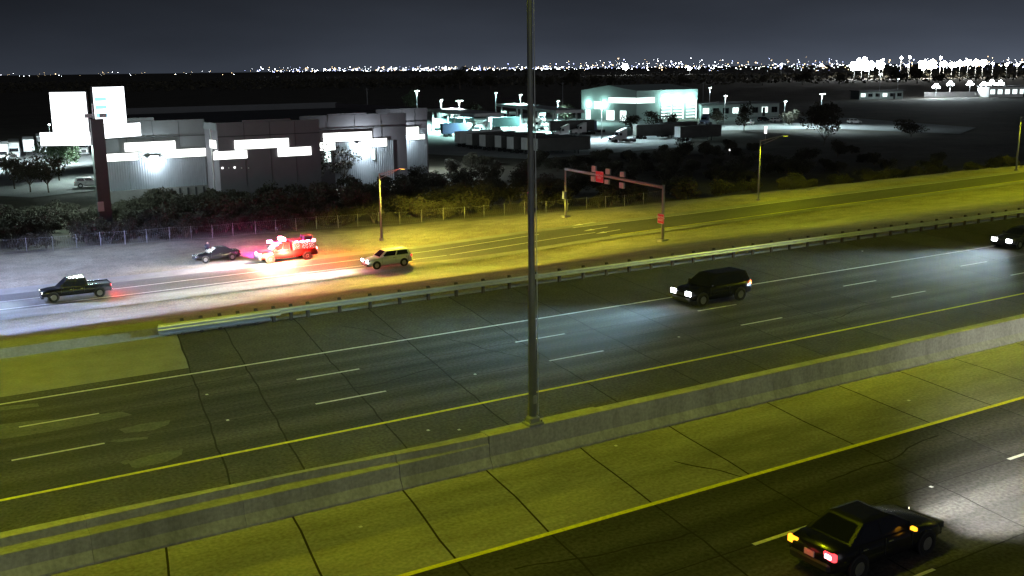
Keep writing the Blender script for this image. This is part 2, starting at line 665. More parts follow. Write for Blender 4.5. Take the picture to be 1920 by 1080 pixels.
def slab(parent, j0, xa, j1, xb, y0, y1, m, yref):
    """one pavement panel between two skewed, slightly ragged joints"""
    n = 5
    g_ = .035
    ysl = [y0+.026+(y1-y0-.052)*k/(n-1) for k in range(n)]
    left = [(xa+SKEW*(y-yref)+(jit(j0, y) if j0 is not None else 0)+g_, y) for y in ysl]
    right = [(xb+SKEW*(y-yref)+(jit(j1, y) if j1 is not None else 0)-g_, y) for y in ysl]
    MB().prism(left+right[::-1], -.008, 0.0).build('pavement_slab', m, parent)


# joints measured where they cross the white edge line (y = 47.2)
wj = [11.67, 14.24, 18.16, 22.6, 27.9, 32.5, 36.4, 40.4, 45.3, 49.9, 53.9, 57.9, 62.8, 67.4, 71.4, 75.4, 80.3, 84.9, 88.9, 93.0, 98.0, 102.6]
wcols = [(30.35, 36.0, 'shoulder'), (36.0, 39.75, 'lane'), (39.75, 43.58, 'lane'), (43.58, 47.4, 'lane'), (47.4, 55.4, 'shoulder')]
for y0, y1, mm in wcols:
    slab(wb, None, -58, 0, wj[0], y0, (48.25 if y1 > 55 else y1), M[mm], 47.2)
    for j in range(len(wj)-1):
        slab(wb, j, wj[j], j+1, wj[j+1], y0, y1, M[mm], 47.2)
    slab(wb, len(wj)-1, wj[-1], None, 298, y0, y1, M[mm], 47.2)
slab(wb, None, -58, 0, wj[0], 48.28, 55.4, M['conc'], 47.2)
# eastbound joints measured at the yellow line (y = 24.15)
ej = [-2.0, 2.0, 5.2, 9.1, 12.9, 16.15, 20.1, 24.3, 29.45, 33.75, 37.7, 41.6, 46.5, 51, 55, 59, 64, 69]
ecols = [(24.15, 29.85, 'conc_sh'), (20.3, 24.15, 'lane'), (16.5, 20.3, 'lane'), (12.8, 16.5, 'lane'), (9.0, 12.8, 'lane')]
for y0, y1, mm in ecols:
    slab(eb, None, -58, 30, ej[0], y0, y1, M[mm], 24.15)
    for j in range(len(ej)-1):
        slab(eb, j+30, ej[j], j+31, ej[j+1], y0, y1, M[mm], 24.15)
    slab(eb, len(ej)+29, ej[-1], None, 298, y0, y1, M[mm], 24.15)
slab(eb, None, -58, None, 298, 2.1, 9.0, M['shoulder'], 24.15)


def stripe(parent, name, x0, x1, y, w, m, z=.004):
    n = max(2, int((x1-x0)/8))
    b = MB()
    b.v = []
    for k in range(n+1):
        x = x0+(x1-x0)*k/n
        b.v += [(x, y-w/2, z), (x, y+w/2, z)]
    b.f = [(2*k, 2*k+2, 2*k+3, 2*k+1) for k in range(n)]
    return b.build(name, m, parent)


stripe(wb, 'edge_line', -58, 298, 47.22, .18, M['white_paint'])
stripe(wb, 'edge_line', -58, 298, 36.03, .19, M['yellow_paint'])
stripe(eb, 'edge_line', -58, 298, 24.15, .20, M['yellow_paint'])
for x0, x1 in ((-7.9, -4.9), (3.95, 6.95), (15.4, 18.45), (27.0, 30.05), (39.2, 42.15), (51.2, 54.25), (62.8, 65.8), (74.9, 78), (87, 90), (99, 102)):
    stripe(wb, 'lane_dash', x0, x1, 43.6, .14, M['white_paint'])
    stripe(wb, 'lane_dash', x0-.75+.01*x0, x1-.55+.008*x0, 39.78, .14, M['white_paint'])
for k in range(-3, 9):
    stripe(eb, 'lane_dash', 32.8+12.19*k, 35.85+12.19*k, 20.3, .15, M['white_paint'])
    stripe(eb, 'lane_dash', 32.8+12.19*k, 35.85+12.19*k, 16.5, .12, M['white_paint'])
# raised markers (small white buttons on the lane lines)
mk = MB().add([(-.06,-.06,0),(.06,-.06,0),(.06,.06,0),(-.06,.06,0),(-.03,-.04,.02),(.03,-.04,.02),(.03,.04,.02),(-.03,.04,.02)],
              [(4,5,6,7),(0,1,5,4),(1,2,6,5),(2,3,7,6),(3,0,4,7)]).mesh('raised_marker', M['white_obj'])
for px, py, par in ((388, 740, wb), (427, 788, wb), (891, 702, wb), (803, 807, wb), (861, 806, wb), (1617, 471, wb), (1273, 632, wb), (1704, 751, eb), (1746, 913, eb), (676, 988, eb), (1155, 836, eb)):
    p = at(px, py, 0)
    link_copy(mk, 'raised_marker', par, (p.x, p.y, .004))
# lighter repair patches on the bridge end of the westbound lanes
for pts in (((-30, 800), (60, 790), (150, 782), (230, 772), (250, 778), (200, 790), (110, 806), (20, 822), (-40, 826)),
            ((222, 805), (262, 796), (318, 788), (318, 796), (290, 806), (236, 812)),
            ((240, 866), (285, 853), (345, 843), (340, 853), (312, 866), (260, 878), (246, 876)),
            ((225, 866), (240, 861), (246, 866), (232, 873)), ((206, 827), (222, 824), (280, 818), (276, 823), (216, 830)),
            ((-20, 764), (70, 756), (72, 761), (-20, 772))):
    poly = [at(a+rng.uniform(-2, 2), b_+rng.uniform(-1, 1), 0) for a, b_ in pts]
    b = MB()
    b.add([(p.x, p.y, .003) for p in poly], [tuple(range(len(poly)-1, -1, -1))])
    b.build('repair_patch', M['patch'], wb)

# wandering tar seams
rt = random.Random(21)
for x, y, ang, ln, par in ((21, 52, -1.2, 5, wb), (24.5, 46, -1.35, 7, wb), (31, 53, -1.1, 5, wb), (16, 41, .15, 6, wb), (33, 41.2, .05, 8, wb), (44, 38, .12, 7, wb), (52, 45, -1.2, 6, wb), (9, 45, .1, 5, wb),
                           (26, 22.4, .08, 7, eb), (14, 22.8, -.06, 6, eb), (31, 18.2, -1.2, 4, eb), (37, 22, .1, 5, eb), (23, 26.6, -1.3, 3, eb)):
    b = MB()
    n = int(ln/.35)
    px_, py_, a_ = x, y, ang
    for k in range(n+1):
        w_ = .025+.02*rt.random()
        nx2, ny2 = -math.sin(a_), math.cos(a_)
        b.v += [(px_+nx2*w_, py_+ny2*w_, .0022), (px_-nx2*w_, py_-ny2*w_, .0022)]
        px_ += math.cos(a_)*.35
        py_ += math.sin(a_)*.35
        a_ = ang+(a_-ang)*.8+rt.uniform(-.22, .22)
    b.f = [(2*k, 2*k+1, 2*k+3, 2*k+2) for k in range(n)]
    b.build('tar_seam', M['joint'], par)

# ------------------------------------------------------------------ median barrier
bar = empty('median_barrier', (20, 30, 0))
tag(bar, 'long grey concrete median barrier between the two carriageways with the tall pole on it', 'barrier')


def barrier_profile(x):
    # main wall: south face and north face; the wall steps back to the north west of the pole
    k = sstep((17.2-x)/7.5)
    ys_ = 29.80+.42*k
    yn_ = 30.28+.40*sstep((17.2-x)/16)
    return ys_, yn_


xs_ = [-55, -40, -28, -16, -7, -1.5, 4.2, 8.6, 13.85]
for k in range(len(xs_)-1):
    b = MB()
    st = [xs_[k]+.005+(xs_[k+1]-xs_[k]-.010)*i/4 for i in range(5)]
    for i, x in enumerate(st):
        a, n_ = barrier_profile(x)
        b.v += [(x-20, a-30, 0), (x-20, a+.02-30, 1.10), (x-20, n_-.02-30, 1.10), (x-20, n_-30, 0)]
    b.f = [(4*i+q, 4*i+4+q, 4*i+4+(q+1) % 4, 4*i+(q+1) % 4) for i in range(4) for q in range(4)]
    b.f += [(0, 1, 2, 3), (19, 18, 17, 16)]
    b.build('barrier_segment', M['conc_wall'], bar)
    b = MB()
    for i, x in enumerate(st):
        a, n_ = barrier_profile(x)
        b.v += [(x-20, 29.54-30, 0), (x-20, 29.54-30, .07), (x-20, 29.72-30, .36), (x-20, 29.74-30, .82), (x-20, a+.03-30, .84), (x-20, a+.03-30, 0)]
    b.f = [(6*i+q, 6*i+6+q, 6*i+6+(q+1) % 6, 6*i+(q+1) % 6) for i in range(4) for q in range(6)]
    b.f += [(0, 1, 2, 3, 4, 5), (29, 28, 27, 26, 25, 24)]
    b.build('lower_wall', M['conc_wall'], bar)
# closing taper up to the pole pedestal
b = MB()
st = [13.87+(17.3-13.87)*i/4 for i in range(5)]
for x in st:
    a, n_ = barrier_profile(x)
    zt = 1.10
    b.v += [(x-20, 29.54-30, 0), (x-20, 29.54-30, .07), (x-20, 29.72-30, .36), (x-20, 29.74-30, .82), (x-20, a-30, .85), (x-20, a+.02-30, zt), (x-20, n_-.02-30, zt), (x-20, n_-30, 0)]
b.f = [(8*i+q, 8*i+8+q, 8*i+8+(q+1) % 8, 8*i+(q+1) % 8) for i in range(4) for q in range(8)]
b.f += [tuple(range(8)), tuple(range(39, 31, -1))]
b.build('barrier_segment', M['conc_wall'], bar)
b = MB()
pf = [(-.47, 0), (-.47, .07), (-.285, .37), (-.255, 1.12), (.36, 1.12), (.44, 0)]
b.v = [(-2.68, y, z) for y, z in pf]+[(2.2, y, z) for y, z in pf]
b.f = [(q, 6+q, 6+(q+1) % 6, (q+1) % 6) for q in range(6)]+[tuple(range(6)), tuple(range(11, 5, -1))]
b.build('pole_pedestal', M['conc_wall'], bar)
xs_ = [22.21, 31, 40, 49, 58, 70, 85, 110, 150, 220, 298]
for k in range(len(xs_)-1):
    b = MB()
    x0, x1 = xs_[k]+.006-20, xs_[k+1]-.006-20
    prof = [(29.54, 0), (29.54, .07), (29.74, .36), (29.80, 1.10), (30.28, 1.10), (30.36, .30), (30.42, .08), (30.42, 0)]
    b.v = [(x0, y-30, z) for y, z in prof]+[(x1, y-30, z) for y, z in prof]
    b.f = [(q, 8+q, 8+(q+1) % 8, (q+1) % 8) for q in range(8)]+[tuple(range(8)), tuple(range(15, 7, -1))]
    b.build('barrier_segment', M['conc_wall'], bar)


def highmast(x, y, label, power):
    t = empty('highway_light_pole', (x, y, 1.12))
    tag(t, label, 'light pole')
    MB().bbox((0, 0, .045), (.62, .56, .09), .02).build('base_plate', M['dpole'], t)
    for sx in (-.24, .24):
        for sy in (-.21, .21):
            MB().tube([(sx, sy, .09), (sx, sy, .17)], .03, 6).build('anchor_bolt', M['dpole'], t)
    MB().bbox((0, 0, .20), (.42, .40, .22), .06).build('base_cover', M['dpole'], t)
    MB().tube([(0, 0, .30), (0, 0, 5), (0, 0, 11), (0, 0, 17.2)], .15, 16, .075).build('pole', M['dpole'], t, True)
    MB().tube([(.20, -.05, .32), (.19, -.05, 5), (.155, -.05, 11), (.13, -.05, 16)], .018, 6).build('bright_edge_pipe', M['steel'], t)  # pale pipe that also stands in for the pole's bright right edge
    MB().bbox((0, -.15, .95), (.14, .05, .30), .02).build('hand_hole_cover', M['steel'], t)
    for s in (-1, 1):
        MB().tube([(0, 0, 16.4), (0, s*2.0, 17.0), (0, s*4.6, 17.25)], .045, 8).build('arm', M['dpole'], t)
        MB().bbox((0, s*4.95, 17.25), (.34, .80, .16), .05).build('luminaire', M['dpole'], t)
        MB().box((0, s*4.97, 17.155), (.26, .5, .02)).build('lens', E_['sodium'], t)
        spot('sodium_lamp', (0, s*4.97, 17.10), (0, 0, -1), power, SODIUM, 150, .35, .2, t, (3.0, 15.0, (0, -s, 0)))
    return t


highmast(19.28, 30.0, 'tall dark grey light pole standing on the median barrier in the foreground', 2800)
highmast(-36, 30.3, 'sodium light pole on the median barrier left of the view', 1900)
highmast(75, 30.04, 'sodium light pole on the median barrier right of the view', 2800)
highmast(131, 30.04, 'farthest sodium light pole on the median barrier right of the view', 2800)

# ------------------------------------------------------------------ bridge parapet, kerb, guardrail
pp = empty('bridge_parapet', (-20, 55.2, 0))
tag(pp, 'low pale concrete parapet running to the left end of the steel guardrail', 'parapet')
b = MB()
prof = [(55.12, -.2), (55.12, .10), (55.18, .50), (56.50, .56), (56.50, -.6)]
for x in (-58, 12.6):
    b.v += [(x+20, y-55.2, z) for y, z in prof]
b.f = [(q, (q+1) % 5, 5+(q+1) % 5, 5+q) for q in range(5)]+[(4, 3, 2, 1, 0), (5, 6, 7, 8, 9)]
b.build('wall', M['conc'], pp)
MB().bbox((33.0, .30, .18), (1.0, .34, .42), .05).build('end_block', M['white_obj'], pp)

kb = MB()
prof = [(0, -.1), (0, .10), (.03, .13), (.22, .13), (.22, -.1)]
kb.profile(prof, [(12.9+k*10, 55.16, 0) for k in range(29)])
struct(kb.build('kerb', M['conc']))

gr = empty('guardrail', (12, 54.72, 0))
tag(gr, 'long steel guardrail with dark posts along the edge of the far carriageway', 'guardrail')
W_ = [(0, .44), (.05, .46), (.08, .52), (.05, .57), (.0, .60), (.05, .63), (.08, .69), (.05, .75), (0, .77)]
prof = [(-l, z) for l, z in W_]+[(-l+.02, z+.002) for l, z in W_[::-1]]
x = 0.0
k = 0
while x < 200:
    ln = 3.81 if x > 12 else 4.0
    MB().profile(prof, [(x+.004, 0, .02*(k % 2)*.1), (x+ln-.004, 0, 0)]).build('rail_panel', M['steel'], gr)
    x += ln
    k += 1
# stiffer lower beam of the transition at the bridge end
MB().profile([(l, z-.28) for l, z in prof], [(0.0, 0, 0), (6.0, 0, 0)]).build('lower_beam', M['steel'], gr)
MB().profile([(l-.34, z) for l, z in prof], [(-.1, 0, 0), (6.5, 0, 0)]).build('rear_beam', M['steel'], gr)
post = MB().box((0, .24, .36), (.16, .16, 1.02)).mesh('post', M['wood'])
block = MB().box((0, .10, .61), (.15, .14, .36)).mesh('spacer_block', M['wood'])
xx = 1.3
k = 0
while xx < 190:
    link_copy(post, 'post', gr, (xx, 0, 0))
    link_copy(block, 'spacer_block', gr, (xx, 0, 0))
    xx += 1.0 if xx < 8 else 1.905*1.0
    k += 1

# ------------------------------------------------------------------ exit ramp
def ribbon(fa, fb, x0, x1, step, dz, name, m, parent=None):
    b = MB()
    n = int((x1-x0)/step)
    for k in range(n+1):
        x = x0+(x1-x0)*k/n
        b.v += [(x, fa(x), zr(x)+dz), (x, fb(x), zr(x)+dz)]
    b.f = [(2*k, 2*k+2, 2*k+3, 2*k+1) for k in range(n)]
    return b.build(name, m, parent)


rp = struct(ribbon(lambda x: ys(x), lambda x: yn(x), -60, 310, 2, .02, 'exit_ramp_road', M['ramp']))
ribbon(lambda x: ys(x)-.1, lambda x: ys(x)+1.3+2.2*sstep((60-x)/25), -60, 310, 2, .026, 'south_shoulder', M['conc_sh'], rp)
ribbon(lambda x: yn(x)-.9-.6*sstep((50-x)/20), lambda x: yn(x)+.5+1.0*sstep((50-x)/20), -60, 310, 2, .026, 'north_shoulder', M['conc'], rp)
ribbon(lambda x: ys(x)+4.2+.0*x, lambda x: ys(x)+4.35, -60, 69, 2, .032, 'lane_line', M['white_paint'], rp)
ribbon(lambda x: ys(x)+7.6, lambda x: ys(x)+7.75, -60, 64, 2, .032, 'lane_line', M['white_paint'], rp)
ribbon(lambda x: ys(x)+1.45, lambda x: ys(x)+1.6, 69, 310, 2, .034, 'edge_line', M['yellow_paint'], rp)
ribbon(lambda x: yn(x)-1.2, lambda x: yn(x)-1.05, 69, 310, 2, .034, 'edge_line', M['white_paint'], rp)


def arrow(px, py, L=3.4):
    """straight-ahead pavement arrow pointing down the ramp"""
    p = at(px, py, -4.9)
    z = zr(p.x)+.036
    b = MB()
    b.add([(p.x, p.y-.09, zr(p.x)+.036), (p.x+L*.6, p.y-.09-.05, zr(p.x+L*.6)+.036), (p.x+L*.6, p.y+.09-.05, zr(p.x+L*.6)+.036), (p.x, p.y+.09, z)], [(0, 1, 2, 3)])
    b.add([(p.x-L*.4, p.y, zr(p.x-L*.4)+.036), (p.x, p.y-.38, z), (p.x, p.y+.38, z)], [(0, 1, 2)])
    b.build('pavement_arrow', M['white_paint'], rp)


arrow(1090, 427)
arrow(1112, 436)
arrow(1135, 441)


# ------------------------------------------------------------------ ramp street lights
def ramp_light(x, y, z, label, power=2300, h=7.5, col=SODIUM_R):
    t = empty('street_light', (x, y, z))
    tag(t, label, 'street light', 'street lights along the exit ramp')
    MB().tube([(0, 0, -.3), (0, 0, .22)], .28, 10).build('footing', M['conc'], t)
    MB().tube([(0, 0, .2), (0, 0, h*.5), (0, 0, h+.15)], .13, 10, .075).build('pole', M['dpole'], t, True)
    # the arm reaches out over the ramp
    d = Vector((.58, -.81, 0))
    MB().tube([(0, 0, h), (d.x*1.3, d.y*1.3, h+.38), (d.x*2.7, d.y*2.7, h+.72)], .045, 8).build('arm', M['steel_d'], t)
    MB().tube([(0, 0, h-.5), (d.x*1.2, d.y*1.2, h+.02), (d.x*2.3, d.y*2.3, h+.55)], .03, 8).build('brace', M['steel_d'], t)
    MB().bbox((d.x*3.05, d.y*3.05, h+.75), (.82, .32, .14), .05, math.atan2(d.y, d.x)).build('lamp_head', M['steel'], t)
    MB().box((d.x*3.1, d.y*3.1, h+.672), (.5, .24, .014), math.atan2(d.y, d.x)).build('lens', E_['sodium'], t)
    spot('sodium_lamp', (d.x*3.1, d.y*3.1, h+.62), (0, 0, -1), power, col, 168, .25, .15, t, (2.2, 24, (-d.x, -d.y, 0), (-2.6, -1.0)))
    return t


ramp_light(49.5, 108.8, -5.5, 'slim steel street light by the ramp with the white estate car passing it', 6800)
ramp_light(96.7, 96.7, -3.3, 'slim steel street light standing right of the gantry over the bright verge', 2000, 7.5, SODIUM)
ramp_light(138.9, 88.7, -1.5, 'street light pole at the right edge beside the end of the ramp', 2000, 7.5, SODIUM)
ramp_light(4.0, 109.5, -6.1, 'unseen street light added beside the ramp left of the dark pickup', 8500, 7.5, (.44, .54, 1.0))  # out of view, added to brighten and tint the ground at the left
spot_l = ramp_light(-9.0, 57.6, -.3, 'unseen street light added beside the bridge parapet left of the view', 2200, 9.0, SODIUM)  # out of view, added to light the pale apron

# ------------------------------------------------------------------ wrong-way gantry
ga = Vector((73.2, 106.0, gz(73.2, 106.0)))
gb = Vector((69.2, 82.6, -4.6))
gb.z = gz(gb.x, gb.y)
gt = empty('sign_gantry', tuple(ga))
tag(gt, 'grey pipe gantry over the ramp carrying small white boxes and red signs', 'gantry')
top = 1.55
rel = gb-ga
MB().tube([(0, 0, -.2), (0, 0, top-ga.z)], .14, 10, .12).build('post', M['steel_d'], gt, True)
MB().tube([(rel.x, rel.y, rel.z-.2), (rel.x, rel.y, top-ga.z+.2)], .17, 10, .15).build('post', M['steel_d'], gt, True)
MB().tube([(0, 0, top-ga.z-.15), (rel.x*.5, rel.y*.5, top-ga.z-.05), (rel.x, rel.y, top-ga.z-.05)], .17, 10, .17).build('beam', M['steel_d'], gt, True)
MB().bbox((-.25, 0, 2.7), (.28, .4, .9), .03).build('control_box', M['steel'], gt)
for k, c in enumerate(((0, 0), (rel.x, rel.y))):
    MB().bbox((c[0], c[1], .06 if k == 0 else rel.z+.06), (.9, .9, .3), .05).build('footing', M['conc'], gt)
bz = top-ga.z-.1


def text_mesh(body, size, name, m, parent, loc, rot, extr=.004):
    cu = bpy.data.curves.new(name, 'FONT')
    cu.body = body
    cu.size = size
    cu.align_x = 'CENTER'
    cu.align_y = 'CENTER'
    cu.extrude = extr
    cu.space_line = .85
    cu.resolution_u = 2
    o = bpy.data.objects.new(name, cu)
    C.objects.link(o)
    dg = bpy.context.evaluated_depsgraph_get()
    me = bpy.data.meshes.new_from_object(o.evaluated_get(dg))
    bpy.data.objects.remove(o)
    bpy.data.curves.remove(cu)
    me.materials.clear()
    me.materials.append(m)
    n = bpy.data.objects.new(name, me)
    C.objects.link(n)
    n.parent = parent
    n.location = loc
    n.rotation_euler = rot
    return n


def beam_pt(t):
    return Vector((rel.x*t, rel.y*t, bz+.05))


RZ = math.atan2(rel.y, rel.x)      # direction of the beam


def box_on_beam(t, dz, w, h, m, name):
    p = beam_pt(t)
    MB().bbox((p.x-.26, p.y, p.z+dz), (.22, w*.78, h*.85), .02).build(name, m, gt)


def wrong_way(p, w=1.25, h=.95):
    board = MB().bbox((p.x-.33, p.y, p.z), (.05, w, h), .01).build('red_sign', M['red_sign'], gt)
    text_mesh('WRONG\nWAY', .34, 'lettering', M['white_sign'], board, (p.x-.362, p.y, p.z), (R(90), 0, R(-90)))
    fr = MB()
    for sy, sz, dy, dz in ((0, h/2-.03, w-.04, .025), (0, -h/2+.03, w-.04, .025), (w/2-.03, 0, .025, h-.08), (-w/2+.03, 0, .025, h-.08)):
        fr.box((p.x-.358, p.y+sy, p.z+sz), (.006, dy, dz))
    fr.build('white_border', M['white_sign'], board)


wrong_way(beam_pt(.415)+Vector((0, 0, -.15)), 1.5, 1.25)
box_on_beam(.352, .62, 1.0, .85, M['box_grey'], 'detector_box')
box_on_beam(.345, -.52, 1.0, .75, M['box_grey'], 'detector_box')
box_on_beam(.50, .62, 1.0, .75, M['steel_d'], 'detector_box')
box_on_beam(.49, -.55, 1.0, .6, M['box_grey'], 'detector_box')
box_on_beam(.645, .62, 1.0, .7, M['steel_d'], 'detector_box')
box_on_beam(.64, -.62, 1.0, .75, M['box_grey'], 'detector_box')
wrong_way(Vector((rel.x, rel.y-.05, rel.z+2.35)), 1.0, 1.0)

# ------------------------------------------------------------------ right-of-way fence
FX = [2, 16, 32.7, 51, 68.6, 90, 108, 130, 165]
FY = [130.5, 128.7, 126.3, 123.6, 118.4, 110.4, 105.5, 99, 91]
fe = empty('chain_link_fence', (16, 128.7, -6.0))
tag(fe, 'thin chain link fence with pale posts in front of the dark brush', 'fence')
fpost = MB().tube([(0, 0, -.2), (0, 0, 1.65)], .034, 6).mesh('fence_post', M['steel_d'])
line = []
x = 4.0
while x < 94:
    y = interp(x, FX, FY)
    line.append((x, y))
    x += 2.6+rng.uniform(-.2, .2)
for x, y in line:
    link_copy(fpost, 'fence_post', fe, (x-16, y-128.7, gz(x, y)+6.0))
wr = MB()
for (x0, y0), (x1, y1) in zip(line[:-1], line[1:]):
    z0, z1 = gz(x0, y0)+6, gz(x1, y1)+6
    a = Vector((x0-16, y0-128.7, 0))
    c = Vector((x1-16, y1-128.7, 0))
    for h in (.08, 1.55):
        wr.tube([(a.x, a.y, z0+h), (c.x, c.y, z1+h)], .009, 3)
    for k in range(10):
        for s in (0, 1):
            t0, t1 = k/10, (k+1)/10
            p, q = a.lerp(c, t0), a.lerp(c, t1)
            zz0, zz1 = z0+(z1-z0)*t0, z0+(z1-z0)*t1
            lo, hi = (.08, 1.55) if s else (1.55, .08)
            wr.tube([(p.x, p.y, zz0+lo), (q.x, q.y, zz1+hi)], .0035, 3)
wr.build('wire_mesh', M['steel_d'], fe)

# ------------------------------------------------------------------ brush and trees
def crown_mesh(name, m, n, rx, rz_, zc, leaf, seed, clumps=9):
    r_ = random.Random(seed)
    b = MB()
    cl = []
    for k in range(clumps):
        a = r_.uniform(0, 2*math.pi)
        d = r_.uniform(.15, .85)*rx
        cl.append((math.cos(a)*d, math.sin(a)*d, zc+r_.uniform(-.55, .75)*rz_, r_.uniform(.35, .62)))
    for k in range(n):
        c = cl[r_.randrange(clumps)]
        while True:
            p = Vector((r_.uniform(-1, 1), r_.uniform(-1, 1), r_.uniform(-1, 1)))
            if .25 < p.length < 1:
                break
        p = Vector((c[0]+p.x*rx*c[3], c[1]+p.y*rx*c[3], c[2]+p.z*rz_*c[3]))
        if p.z < .1:
            p.z = r_.uniform(.1, .5)
        u = Vector((r_.gauss(0, 1), r_.gauss(0, 1), r_.gauss(0, 1))).normalized()
        w = u.cross(Vector((r_.gauss(0, 1), r_.gauss(0, 1), r_.gauss(0, 1)))).normalized()
        s = leaf*r_.uniform(.5, 1.3)
        b.add([p-u*s-w*s*.35, p+u*s*.2-w*s*.5, p+u*s+w*s*.2, p-u*s*.1+w*s*.5], [(0, 1, 2, 3)])
    return b.mesh(name, m)


def stem_mesh(name, h, rx, seed, r0=.09, multi=5):
    r_ = random.Random(seed)
    b = MB()
    for k in range(multi):
        a = 2*math.pi*k/multi+r_.uniform(-.4, .4)
        d = r_.uniform(.3, .8)*rx
        b.tube([(0, 0, -.2), (math.cos(a)*d*.3, math.sin(a)*d*.3, h*.4), (math.cos(a)*d, math.sin(a)*d, h*.9)], r0, 5, r0*.25)
    return b.mesh(name, M['bark'])


def tree_mesh(h, hc, rx, seed, r0=.14):
    r_ = random.Random(seed)
    b = MB()
    b.tube([(0, 0, -.2), (.08, .05, h*.5), (0, .1, h)], r0, 7, r0*.6)
    for k in range(6):
        a = k*1.05+r_.uniform(-.3, .3)
        z = h*(.7+.05*k)
        b.tube([(0, .08, z), (math.cos(a)*rx*.4, math.sin(a)*rx*.4, z+hc*.35), (math.cos(a)*rx*.75, math.sin(a)*rx*.75, z+hc*.7)], r0*.5, 5, r0*.15)
    return b.mesh('trunk', M['bark'])


shrub_kinds = [(crown_mesh('crown', M['leaf'], 1700, 1.9, 1.35, 1.45, .145, 10+k, 7+2*(k % 4)), stem_mesh('stem', 2.2, 1.6, 20+k)) for k in range(6)]
SHRUB_L = 'dry dark brush in the thicket behind the fence'
ns = 0
cells = []
r_ = random.Random(5)
tries = 0
while ns < 290 and tries < 9000:
    tries += 1
    x = r_.uniform(6, 190) if r_.random() > .3 else r_.uniform(6, 66)
    f0 = interp(x, FX, FY)
    ymax = 157 if x < 46 else 152 if x < 63 else 160 if x < 82 else 172 if x < 95 else 190
    y = f0+1.8+(r_.random()**1.25)*(ymax-f0-1.8)
    if any((x-a)**2+(y-c)**2 < d for a, c, d in cells):
        continue
    if (x-25.5)**2+(y-141)**2 < 9:
        continue
    front = y-f0 < 8
    cells.append((x, y, 2.6 if front else 5.0))
    k = r_.randrange(6)
    s = r_.uniform(.62, .95) if front else r_.uniform(.85, 1.30)
    if x < 30:
        s *= .85
    if x > 110:
        s *= .8
    t = empty('shrub', (x, y, gz(x, y)), r_.uniform(0, 6.28))
    t.scale = (s*1.1, s*1.1, s*r_.uniform(.85, 1.15))
    tag(t, SHRUB_L, 'shrub', 'brush thicket behind the fence')
    link_copy(shrub_kinds[k][0], 'crown', t)
    link_copy(shrub_kinds[k][1], 'stem', t)
    ns += 1


def tree(px, py, h, hc, rx, label, m, seed, leaf=.22, n=1500, z=PLAIN, group=None):
    p = at(px, py, z)
    t = empty('tree', (p.x, p.y, z), rng.uniform(0, 6))
    tag(t, label, 'tree', group)
    o = bpy.data.objects.new('trunk', tree_mesh(h, hc, rx, seed)); C.objects.link(o); o.parent = t
    o = bpy.data.objects.new('crown', crown_mesh('crown', m, n, rx, hc*.55, h+hc*.55, leaf, seed, 12)); C.objects.link(o); o.parent = t
    return t


tree(28, 356, 2.0, 4.0, 2.6, 'dark leafy tree nearest the left edge in front of the parked trucks', M['leaf'], 31)
tree(57, 362, 1.8, 3.8, 2.7, 'middle dark leafy tree of three below the parked trucks', M['leaf'], 32)
tree(92, 363, 2.0, 3.6, 2.6, 'dark leafy tree closest to the sign column', M['leaf'], 33)
tree(112, 340, 1.6, 6.0, 4.6, 'bright green palo verde tree lit from above by the sign', M['leafg'], 34, .24, 2200)
tree(645, 352, 2.2, 4.8, 2.8, 'tree in front of the bright middle loading bay of the warehouse', M['leaf'], 35)
tree(600, 356, 2.4, 5.6, 2.0, 'thin tree in front of the light bands left of the middle bay', M['leaf'], 36, .2, 700)
tree(1545, 273, 1.5, 8.5, 5.2, 'large dark tree by the lit lot under the wide white lamp', M['leaf'], 37, .35, 2600)
tree(1395, 245, 1.5, 7.0, 2.7, 'slim dark tree between the parked cars in the lit lot', M['leaf'], 38, .3, 1200)
tree(1708, 256, .6, 3.6, 4.0, 'low round dark bush out on the dark field at the right', M['leaf'], 39, .3, 1200)
tree(885, 223, 1.2, 5.0, 5.0, 'round grey bush behind the bright truck yard', M['leaf'], 40, .35, 1000)
tree(770, 212, 2.0, 8.0, 4.0, 'green lit tree beside the round white lamp above the warehouse roof', M['leafg'], 41, .35, 1000)
tree(1060, 230, 1.0, 5.5, 4.4, 'dark tree left of the pale green building', M['leaf'], 42, .35, 1300)
for k, px in enumerate((1185, 1225, 1260, 1345, 1480)):
    tree(px, (246, 240, 240, 236, 236)[k], .8, 4.2-.3*(k % 3), 3.0, ('dark bush at the left corner of the pale green building', 'dark bush before the pale green building right of its corner', 'dark bush in front of the left bay door', 'dark bush among the cars right of the pale green building', 'low dark bush left of the large dark tree')[k], M['leaf'], 50+k, .3, 900)

# ------------------------------------------------------------------ warehouse with light bands
wh = empty('warehouse', (30, 167, PLAIN))
tag(wh, 'large grey warehouse with stepped white light bands and ribbed loading bays', 'building')
W0 = Vector((30, 167, PLAIN))


def wbox(name, x0, x1, y0, y1, z0, z1, m, parent=None):
    par = parent or wh
    return MB().box(((x0+x1)/2-30, (y0+y1)/2-167, (z0+z1)/2-PLAIN), (x1-x0, y1-y0, z1-z0)).build(name, m, par)


